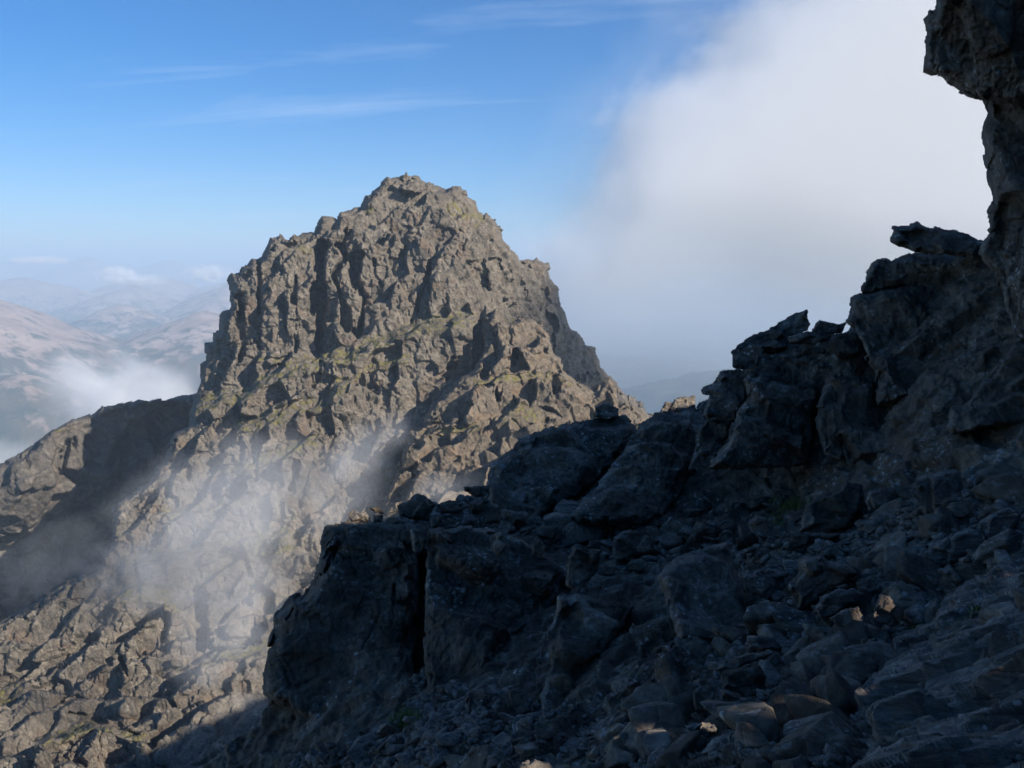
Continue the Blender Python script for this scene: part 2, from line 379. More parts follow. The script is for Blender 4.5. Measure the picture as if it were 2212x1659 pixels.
led = [([(405,862),(520,840),(600,792),(640,780),(700,762),(745,757),(800,735),(880,700),(960,684),(1040,668)], 26, 11, 70),
 ([(500,905),(560,900),(640,868),(705,855),(760,800)], 24, 8, 60), ([(470,1010),(560,985),(620,960),(700,930)], 22, 6, 60),
 ([(540,770),(640,770)], 8, 2, 30), ([(330,1110),(430,1085),(560,1060)], 16, 5, 60), ([(250,1200),(420,1180),(640,1130)], 18, 6, 70),
 ([(230,1270),(300,1262),(400,1290)], 30, 7, 60), ([(420,1420),(520,1400),(600,1380)], 20, 6, 60), ([(60,1600),(200,1560),(330,1590)], 18, 6, 50), ([(700,830),(800,790),(900,760)], 14, 5, 40)]
gr = [([(880,715),(960,700),(1010,690)], 22), ([(1170,740),(1100,690)], 12), (c2((1700,330),(1850,400)), 22), (c2((1880,680),(1900,740)), 12), (c2((700,580),(780,600)), 10),
      (c2((1130,330),(1180,345)), 10), ([(280,1285),(330,1275)], 20), ([(0,1510),(30,1490)], 22), ([(560,1190),(640,1160)], 26), ([(600,885),(690,870)], 14)]
def peak_feat(px, py, c):
    # flank turning away to the right of a blunt arete
    return c
peak = relief('peak', peak_poly, peak_ctrl, m_peak, step=1.55, edge_w=20, edge_r=22, jag=(3.0, 15), base_amp=2.5, base_size=26, thick=70, seed=2,
   noise=[(0.75, (13, 11, 18), dict(snap=1, off=0.13, nj=0.25)), (0.75, (6, 5.5, 6), dict(snap=1, off=0.13, crack=0.6, mk=(22, 0.4))), (0.85, (3.0, 3.0, 2.3), dict(tilt=0.5, crack=0.7, rot=(0.05, 0.10, 0.45), mk=(13, 0.45))),
          (0.36, (1.45, 1.4, 1.1), dict(tilt=0.7, crack=0.7, rot=(0.05, 0.10, 0.45), mk=(9, 0.4))), (0.16, (0.75, 0.7, 0.6), dict(tilt=0.8, crack=0.5, mk=(7, 0.2)))],
   strokes=gul, steps=led, grass=gr)
tag(peak, kind='structure')

# ================================================================== NEARER CRAGGY RIDGE
ridge_poly = c3((690,205),(720,210),(765,160),(800,215),(850,255),(920,222),(1000,235),(1060,270),(1110,330),(1135,450),(1190,490),(1200,560),(1300,640),(1400,700),(1425,640),(1500,622),(1540,680),(1560,790),(1600,760),(1700,830),(1760,900))
ridge_poly += [(1440,960),(1400,1060),(1150,1250),(930,1250),(800,1160),(830,1090)]+c3((150,1130),(190,1020),(215,940),(300,900),(330,800),(430,700),(540,610),(620,560),(690,440),(670,320))
ridge = relief('ridge', ridge_poly, [(1060,680,286),(1130,690,280),(1180,740,276),(1050,800,262),(950,850,258),(1200,850,256),(1300,860,258),(1390,900,262),(1340,830,266),
   (1000,960,236),(900,960,243),(880,1050,228),(1000,1100,212),(1150,1000,226),(1300,950,242),(1420,950,256),(850,1150,218)], m_near, step=1.5, edge_w=16, edge_r=13, jag=(2.5, 12),
   base_amp=1.5, base_size=14, thick=40, seed=5,
   noise=[(0.8, (11, 10, 15), dict(snap=1, off=0.2, rot=(0.1, 0.35, 0.4), nj=0.4)), (0.8, (5.5, 5, 6), dict(snap=1, off=0.16, crack=0.5, rot=(0.1, 0.35, 0.4), nj=0.35, mk=(16, 0.3))),
          (0.7, (2.5, 2.5, 2.1), dict(tilt=0.6, crack=0.5, rot=(0.1, 0.3, 0.4), mk=(9, 0.4))), (0.27, (1.2, 1.2, 1.0), dict(tilt=0.8, crack=0.5, rot=(0.1, 0.3, 0.4), mk=(6, 0.3)))],
   strokes=[(c3((770,320),(770,470),(690,600)), 9, 6), (c3((890,440),(880,560)), 7, 4), (c3((790,650),(770,800)), 9, 4), (c3((985,620),(985,790)), 3, 3), (c3((1140,600),(1150,740)), 9, 4),
            (c3((600,780),(530,900)), 8, 4), (c3((720,900),(570,1150),(520,1300)), 10, 5), (c3((1100,870),(1060,930)), 8, 3), (c3((870,880),(950,980)), 7, 3), (c3((450,880),(250,960)), 12, 4)],
   steps=[(c3((560,640),(800,600),(1150,580),(1300,640)), 12, 3, 30), (c3((780,830),(930,790),(1100,860)), 28, 6, 30), (c3((250,960),(480,930),(700,900)), 12, 3, 30)])
tag(ridge, kind='structure')

# ================================================================== SHOULDER ON THE LEFT
sh_poly = [(-90,1040)]+c1((0,1560),(100,1510),(200,1440),(330,1350),(480,1270),(600,1240),(650,1195),(720,1185),(860,1165),(980,1150),(1060,1150),(1180,1120),(1250,1110))+[(470,850),(560,900),(560,1400),(-90,1500)]
shoulder = relief('hillside', sh_poly, [(0,1000,350),(200,920,362),(420,855,350),(300,878,352),(320,915,378),(300,960,380),(150,980,352),(50,1050,340),(150,1050,360),(250,1030,380),(0,1110,348),(0,1180,372),(150,1130,382),(100,1250,385),(0,1330,370),(400,1000,385),(500,1300,380)],
   m_far, step=1.9, edge_w=18, edge_r=20, jag=(2, 13), base_amp=4, base_size=30, thick=60, seed=9,
   noise=[(0.55, (15, 13, 16), dict(snap=1, off=0.2, rot=(0.2, 0.4, 0.4), nj=0.3, warp=0.25)), (0.8, (9, 8, 8), dict(snap=1, off=0.12, crack=0.4, rot=(0.2, 0.4, 0.4), nj=0.25, mk=(30, 0.2))),
          (0.6, (4, 3.6, 3.2), dict(tilt=0.6, crack=0.5, rot=(0.2, 0.4, 0.4), mk=(20, 0.2))), (0.2, (1.5, 1.5, 1.4), dict(tilt=1.2))],
   strokes=[(c1((850,1330),(700,1560)), 9, 8), (c1((440,1430),(400,1600),(520,1650)), 16, 9), (c1((1000,1280),(1100,1230)), 24, 10), (c1((560,1400),(620,1500)), 8, 6)],
   grass=[(c1((350,1355),(480,1340)), 4), (c1((930,1170),(1040,1160)), 5)])
tag(shoulder, kind='structure')

def c5(*p): return [(542.1+x*.3873, 1016.6+y*.3873) for x, y in p]
def c6(*p): return [(1152.1+x*.3873, 1016.6+y*.3873) for x, y in p]
def c7(*p): return [(1558.7+x*.3873, 1016.6+y*.3873) for x, y in p]
def c8(*p): return [(1466.5+x*.3676, 406.6+y*.3676) for x, y in p]
FD = (0.031, 0.0245, 0.0175); FM = (0.078, 0.061, 0.0435); FL = (0.195, 0.158, 0.117)
m_wall = rock_mat('dark_gabbro', 0.8, FD, FM, FL, rust=(0.13, 0.085, 0.055), lichen=0.7, spec=0.3, bumpd=0.06)
m_slab = rock_mat('layered_gabbro', 0.35, (0.048, 0.039, 0.031), (0.115, 0.096, 0.078), (0.25, 0.215, 0.175), rust=(0.16, 0.095, 0.06), lichen=0.7,
                  strat=((0.25, 1, 1.6), (0, R(-42), 0)), spec=0.35, bumpd=0.12)
m_pale = rock_mat('sunlit_gabbro', 0.5, (0.07, 0.06, 0.05), (0.13, 0.11, 0.09), (0.22, 0.19, 0.155), rust=(0.14, 0.085, 0.05), lichen=0.5, spec=0.3)  # paler gabbro for the sunlit stones, their brightness put into the colour
m_brown = rock_mat('rusty_gabbro', 0.5, (0.075, 0.058, 0.045), (0.13, 0.10, 0.075), (0.20, 0.16, 0.12), rust=(0.20, 0.11, 0.06), lichen=0.6, spec=0.3)

# ================================================================== THE SLOPE UNDERFOOT
fg_poly = [(330,1740),(440,1650),(520,1590),(585,1530),(610,1450),(650,1300),(715,1170),(770,1135),(860,1110),(940,1098),(1000,1072),(1080,1050),(1110,990),(1200,965),(1350,945),(1420,915),(1440,893),(1500,898),(1555,880),(1590,815),(1625,755),(1740,715),(1830,712),(1860,650),(1900,590),(1970,560),(2120,550),(2290,400),(2290,1740)]
fg_ctrl = tps([(760,1125,12.5),(1000,1080,14.5),(1200,1000,17),(1430,890,19.5),(1600,790,13.6),(1560,850,15),(1850,600,13.6),(2100,560,11.5),(2212,700,10),(1300,1150,12.9),(1500,1140,12),(1700,1110,10.6),(1900,1090,9),(2150,1050,7.4),
  (1100,1250,10.6),(1300,1300,9.2),(1600,1250,8.1),(1800,1250,6.9),(2000,1200,6.5),(2212,1200,5.3),(1200,1500,7),(1400,1450,6.1),(1650,1450,5.2),(1850,1400,4.9),(1300,1640,4.75),(1500,1640,4.05),(1700,1640,3.65),
  (1950,1600,3.25),(2212,1600,2.8),(2212,1400,3.7),(1000,1600,6.6),(800,1600,8),(600,1650,9.5),(450,1700,10.5),(620,1350,11.8),(900,1350,10.8),(2000,900,9.6),(1750,900,12.5),(1400,1030,14.5)])
slope = relief('rocky_slope', fg_poly, fg_ctrl, m_wall, step=2.1, edge_w=14, edge_r=1.2, jag=(3, 12), base_amp=0.18, base_size=2.0, thick=3, down=True, seed=21,
   noise=[(0.08, (0.9, 1.0, 0.8), dict(tilt=0.8, warp=0.2)), (0.05, (0.32, 0.35, 0.28), dict(tilt=0.9, crack=0.5, rot=(0.5, 0.3, 0.2))), (0.022, (0.13, 0.13, 0.12), dict(tilt=1.0, crack=0.5))],
   strokes=[([(912,1200),(912,1380),(905,1440)], 15, 1.6)])
tag(slope, kind='structure')
SG = relief.last
def on_slope(px, py):
    gx, gy, P, N, d = SG
    j = min(max(int(round((px-gx[0])/(gx[1]-gx[0]))), 0), len(gx)-1); i = min(max(int(round((py-gy[0])/(gy[1]-gy[0]))), 0), len(gy)-1)
    return P[i, j], N[i, j], d[i, j]

BPOLY = []; SURF = {}
def boulder(poly, label, mat=None, c=None, surf=None, lean=0.0, side=0.0, cat='boulder', name='boulder', prot=0.25, seed=0, step=None, rnd=0.16, layered=False, strokes=(), group=None, flat=1.0):
    """one rock from its outline: c = distance of its face, lean = metres its top falls back, side = metres its right end falls back"""
    xs = [p[0] for p in poly]; ys = [p[1] for p in poly]; wpx = max(xs)-min(xs); hpx = max(ys)-min(ys); cx = (max(xs)+min(xs))/2; cy = (max(ys)+min(ys))/2
    A = 0.5*abs(sum(xs[i]*ys[(i+1) % len(xs)]-xs[(i+1) % len(xs)]*ys[i] for i in range(len(xs))))
    spx = math.sqrt(A)
    if c is None:
        c = float(fg_ctrl(np.array([[cx]]), np.array([[min(max(ys), 1650)]]))[0, 0])-0.1*spx*4/FPX
    s = spx*c/FPX
    rr = random.Random(seed*7+3); l2 = lean if lean else s*rr.uniform(0.15, 0.4); s2 = side if side else s*rr.uniform(-0.15, 0.35)
    f = surf or (lambda px, py: c+l2*(cy-py)/hpx*1.0+s2*(px-cx)/wpx)
    ro = (0.15*math.sin(seed*1.7), 0.5*math.sin(seed*2.3), 0.6*math.sin(seed*3.1)); th = min(1.0, 0.6+0.4*flat)
    nz = [(0.75, (0.75*s, 0.6*s, 0.8*s), dict(snap=1, off=0.07, nj=0.55*th, rot=ro, nrm=(0.2*math.sin(seed*5.0), -0.95, 0.2+0.15*math.sin(seed*4.0)), lim=0.35, bev=0.09))]
    if s > 0.7:
        nz += [(0.55, (0.30*s, 0.26*s, 0.42*s), dict(snap=1, off=0.07, nj=0.35, rot=ro, lim=0.25, crack=0.03*s, mk=(0.5*s, 0.2))),
               (0.028*s, (0.13*s, 0.12*s, 0.19*s), dict(tilt=0.7, crack=0.8, rot=ro, mk=(0.3*s, 0.15)))]
    nz += [(0.012*s, (0.07*s, 0.07*s, 0.09*s), dict(tilt=1.0, crack=0.6, rot=ro, mk=(0.25*s, 0.3)))]
    if s > 1.2: nz.append((0.014, (0.06, 0.06, 0.08), dict(tilt=1.0, mk=(0.4, 0.3))))
    if layered:
        nz = [(0.06*s, (0.8*s, 0.5*s, 0.2*s), dict(tilt=0.7, warp=0.2, rot=(0, R(40), 0.2))), (0.03*s, (0.3*s, 0.2*s, 0.08*s), dict(tilt=0.8, crack=0.8, rot=(0, R(40), 0.2))),
              (0.009*s, (0.12*s, 0.09*s, 0.035*s), dict(tilt=0.7, crack=0.5, rot=(0, R(38), 0.2)))]
    st = step or max(1.3, min(2.0, spx/60))
    o = relief(name, poly, f, mat or m_wall, step=st, edge_w=max(4, rnd*spx), edge_r=0.26*s, bevel=True, jag=(0.014*spx+0.6, 0.09*spx+4), thick=0.75*s, seed=seed+40, noise=nz, strokes=strokes)
    tag(o, label, cat, group); BPOLY.append(poly); SURF[label] = relief.last
    return o

# --- the great blocks
boulder(c5((410,310),(435,295),(520,285),(620,300),(740,300),(860,305),(885,340),(895,480),(905,640),(890,850),(850,880),(860,1000),(900,1100),(860,1250),(780,1430),(640,1440),(370,1400),(300,1380),(250,1365),(120,1300),(60,1245),(60,1160),(100,1000),(130,900),(145,800),(225,715),(300,700),(370,600),(380,520),(390,400)),
  'huge dark rock buttress at the left end of the shaded ridge, bulging to the left', c=10.2, lean=1.2, side=-0.3, seed=1, flat=0.8, name='rock_buttress', cat='rock buttress', rnd=0.1,
  strokes=[(c5((480,330),(480,420),(450,500)), 3, 0.12), (c5((800,640),(790,860)), 3, 0.12), (c5((370,620),(200,830)), 3, 0.1), (c5((720,800),(620,1000)), 3, 0.1)])
boulder(c5((985,330),(1200,312),(1340,335),(1560,420),(1740,560),(1700,700),(1600,830),(1500,900),(1420,1010),(1300,1200),(1200,1400),(1180,1460),(980,1560),(965,1400),(985,1100),(965,850),(975,600)),
  'broad dark rock wall right of the deep vertical cleft', c=9.0, lean=2.2, side=0.5, seed=2, flat=0.75, name='rock_wall', cat='rock wall', rnd=0.07)
boulder(c6((140,705),(250,680),(500,735),(560,760),(480,900),(380,1040),(290,1100),(270,1240),(130,1500),(60,1480),(40,1250),(100,1100),(80,900),(130,800)),
  'long dark pointed rock slab hanging over the black hollow', c=7.3, lean=1.2, side=0.4, seed=3, flat=0.8, rnd=0.12, name='rock_slab', cat='rock slab')
boulder(c6((690,590),(780,490),(960,425),(1085,395),(1120,520),(1170,650),(1230,800),(1240,860),(1190,910),(1000,950),(810,960),(770,800),(740,720)),
  'large squarish boulder with pale lichen spots in the middle of the shaded slope', c=6.7, lean=1.0, side=0.5, seed=4, mat=m_brown, flat=0.7)
boulder(c3((1250,1500),(1330,1400),(1420,1300),(1560,1110),(1650,960),(1680,900),(1800,840),(2080,815),(2130,870),(2060,1000),(2050,1150),(1900,1400),(1820,1500),(1760,1540),(1600,1535),(1300,1530)),
  'smooth dark slab leaning to the right on the ridge crest', c=13.6, lean=3.4, side=0.6, seed=5, flat=0.5, name='rock_slab', cat='rock slab')
boulder(c3((700,1300),(740,1150),(870,1060),(890,1020),(960,980),(1130,930),(1400,870),(1600,860),(1660,920),(1660,960),(1560,1110),(1370,1280),(1240,1380),(1100,1450),(1010,1530),(960,1590),(870,1580),(800,1530),(780,1450),(720,1420)),
  'big rounded dark boulder on the crest left of the leaning slab', c=14.8, lean=3.2, side=0.8, seed=6, flat=0.55)
boulder(c3((1395,870),(1400,805),(1470,770),(1550,810),(1558,865),(1500,880)), 'small dark rock perched on top of the big rounded crest boulder', c=16.8, seed=7)
boulder(c8((460,985),(510,970),(860,975),(865,1090),(820,1250),(780,1400),(760,1600),(700,1640),(200,1650),(170,1650),(230,1550),(290,1480),(310,1400),(350,1320),(400,1230),(385,1130),(460,1050)),
  'tall cracked rock slab left of the narrow black cleft on the right', c=11.6, lean=1.6, side=0.5, seed=8, flat=0.55, name='rock_slab', cat='rock slab', rnd=0.09)
boulder(c8((310,960),(350,920),(440,860),(520,830),(600,780),(700,730),(752,718),(760,770),(780,800),(760,830),(650,870),(640,930),(515,968),(460,1050),(380,1070),(320,1060)),
  'wedge-shaped dark rock pointing up beside the notch in the skyline', c=12.8, lean=0.8, seed=9, flat=0.6)
boulder(c8((130,1190),(150,1160),(200,1145),(220,1120),(240,1080),(320,1060),(385,1068),(380,1130),(400,1230),(330,1350),(170,1355),(135,1340),(165,1250),(175,1220),(140,1215)),
  'knobbly dark rock with a small nose against the misty valley', c=13.2, lean=0.8, seed=10, flat=0.7)
boulder(c8((170,1360),(330,1352),(300,1450),(230,1560),(170,1660),(60,1650),(90,1550),(110,1430)), 'dark rock filling the gap below the knobbly skyline rock', c=13.0, lean=0.8, seed=11)
boulder(c8((990,785),(1010,700),(1010,640),(1030,625),(1090,618),(1300,560),(1570,570),(1590,650),(1640,800),(1665,900),(1570,1050),(1592,1170),(1500,1210),(1330,1245),(1170,1272),(1160,1100),(1100,1000),(1060,850)),
  'great dark block with a mottled face below the jutting slab', c=10.9, lean=1.5, side=-0.3, seed=12, flat=0.6, rnd=0.1, name='rock_block', cat='rock block')
boulder(c8((1078,612),(1075,590),(1100,490),(1130,440),(1165,418),(1215,415),(1230,428),(1330,395),(1380,372),(1450,380),(1560,380),(1750,420),(1870,560),(1930,800),(1800,900),(1700,900),(1630,760),(1570,572),(1300,562)),
  'rough dark rock directly under the jutting slab on the skyline', c=11.4, lean=1.2, side=-0.2, seed=13, flat=0.8, name='rock_block', cat='rock block')
boulder(c8((1255,225),(1300,218),(1350,215),(1360,198),(1400,200),(1450,225),(1500,230),(1600,245),(1680,265),(1750,295),(1800,310),(1850,400),(1800,425),(1560,392),(1450,385),(1380,370),(1350,352),(1290,340),(1245,315),(1243,285),(1258,250)),
  'long slab jutting out to the left on the skyline like a beak', c=11.0, lean=0.5, side=-0.4, seed=14, flat=0.8, name='rock_slab', cat='rock slab', rnd=0.14)
boulder(c8((820,1250),(870,1100),(1160,1100),(1172,1275),(1330,1250),(1560,1200),(1610,1210),(1560,1350),(1470,1520),(1350,1560),(1300,1660),(1000,1640),(960,1500),(950,1590),(860,1560),(810,1400)),
  'dark angular block at the foot of the right-hand crag, right of the black cleft', c=10.6, lean=1.2, side=-0.3, seed=15, flat=0.6, rnd=0.08, name='rock_block', cat='rock block')
boulder(c8((1665,905),(1800,905),(1935,810),(1980,860),(1900,960),(1830,1040),(1740,1180),(1690,1245),(1640,1190),(1595,1165),(1575,1050)), 'narrow dark rock wedged beside the crack under the right-hand pillar', c=10.8, lean=0.7, seed=16, flat=0.7)
boulder(c8((1995,880),(2060,850),(2140,900),(2140,1370),(2028,1375),(1800,1410),(1610,1440),(1570,1400),(1600,1290),(1690,1270),(1780,1140),(1850,1060),(1950,930)),
  'dark lichen-speckled rock mass at the right edge below the pillar', c=8.8, lean=1.1, side=-0.5, seed=17, flat=0.7, rnd=0.08)
for k, (pl, lb, cc) in enumerate([
  (c8((780,835),(820,775),(900,790),(955,800),(985,785),(960,850),(920,856),(820,862)), 'flat stone topping the small pile in the skyline notch', 12.2),
  (c8((640,872),(700,850),(780,840),(900,860),(885,900),(800,920),(650,915)), 'wide stone lying under the topmost stone of the notch pile', 11.9),
  (c8((778,945),(820,900),(862,930),(862,972),(780,972)), 'pointed stone at the bottom of the notch pile', 11.6),
  (c8((800,1040),(840,1010),(882,1030),(870,1062),(820,1062)), 'small rounded stone at the head of the black cleft', 11.3),
  (c8((940,1030),(980,1015),(1012,1070),(1002,1102),(940,1106)), 'squarish stone beside the head of the black cleft', 11.2),
  (c8((905,900),(960,850),(1060,860),(1100,1000),(1160,1095),(1010,1100),(990,1010),(925,1000)), 'dark rock between the notch pile and the great mottled block', 11.5)]):
    boulder(pl, lb, c=cc, seed=60+k, cat='stone' if k < 5 else 'boulder', name='stone' if k < 5 else 'boulder')
# --- the pillar that closes the view on the right
boulder([(2018,-60),(2020,0),(2018,20),(1998,40),(2005,60),(1998,95),(2003,120),(1998,150),(2030,165),(2045,180),(2090,205),(2130,215),(2200,225),(2330,215),(2330,-60)],
  'overhanging dark rock block at the top right corner', c=8.2, lean=-0.8, side=-0.9, seed=18, flat=0.7, rnd=0.1, name='rock_block', cat='rock block')
boulder([(2125,205),(2132,240),(2120,270),(2118,300),(2130,360),(2140,400),(2145,440),(2132,465),(2140,490),(2135,500),(2120,520),(2112,548),(2150,590),(2180,680),(2195,725),(2240,745),(2340,730),(2340,200)],
  'tall rough rock pillar at the right edge under the overhang', c=8.7, lean=0.4, side=-1.2, seed=19, flat=0.8, rnd=0.1, name='rock_pillar', cat='rock pillar')
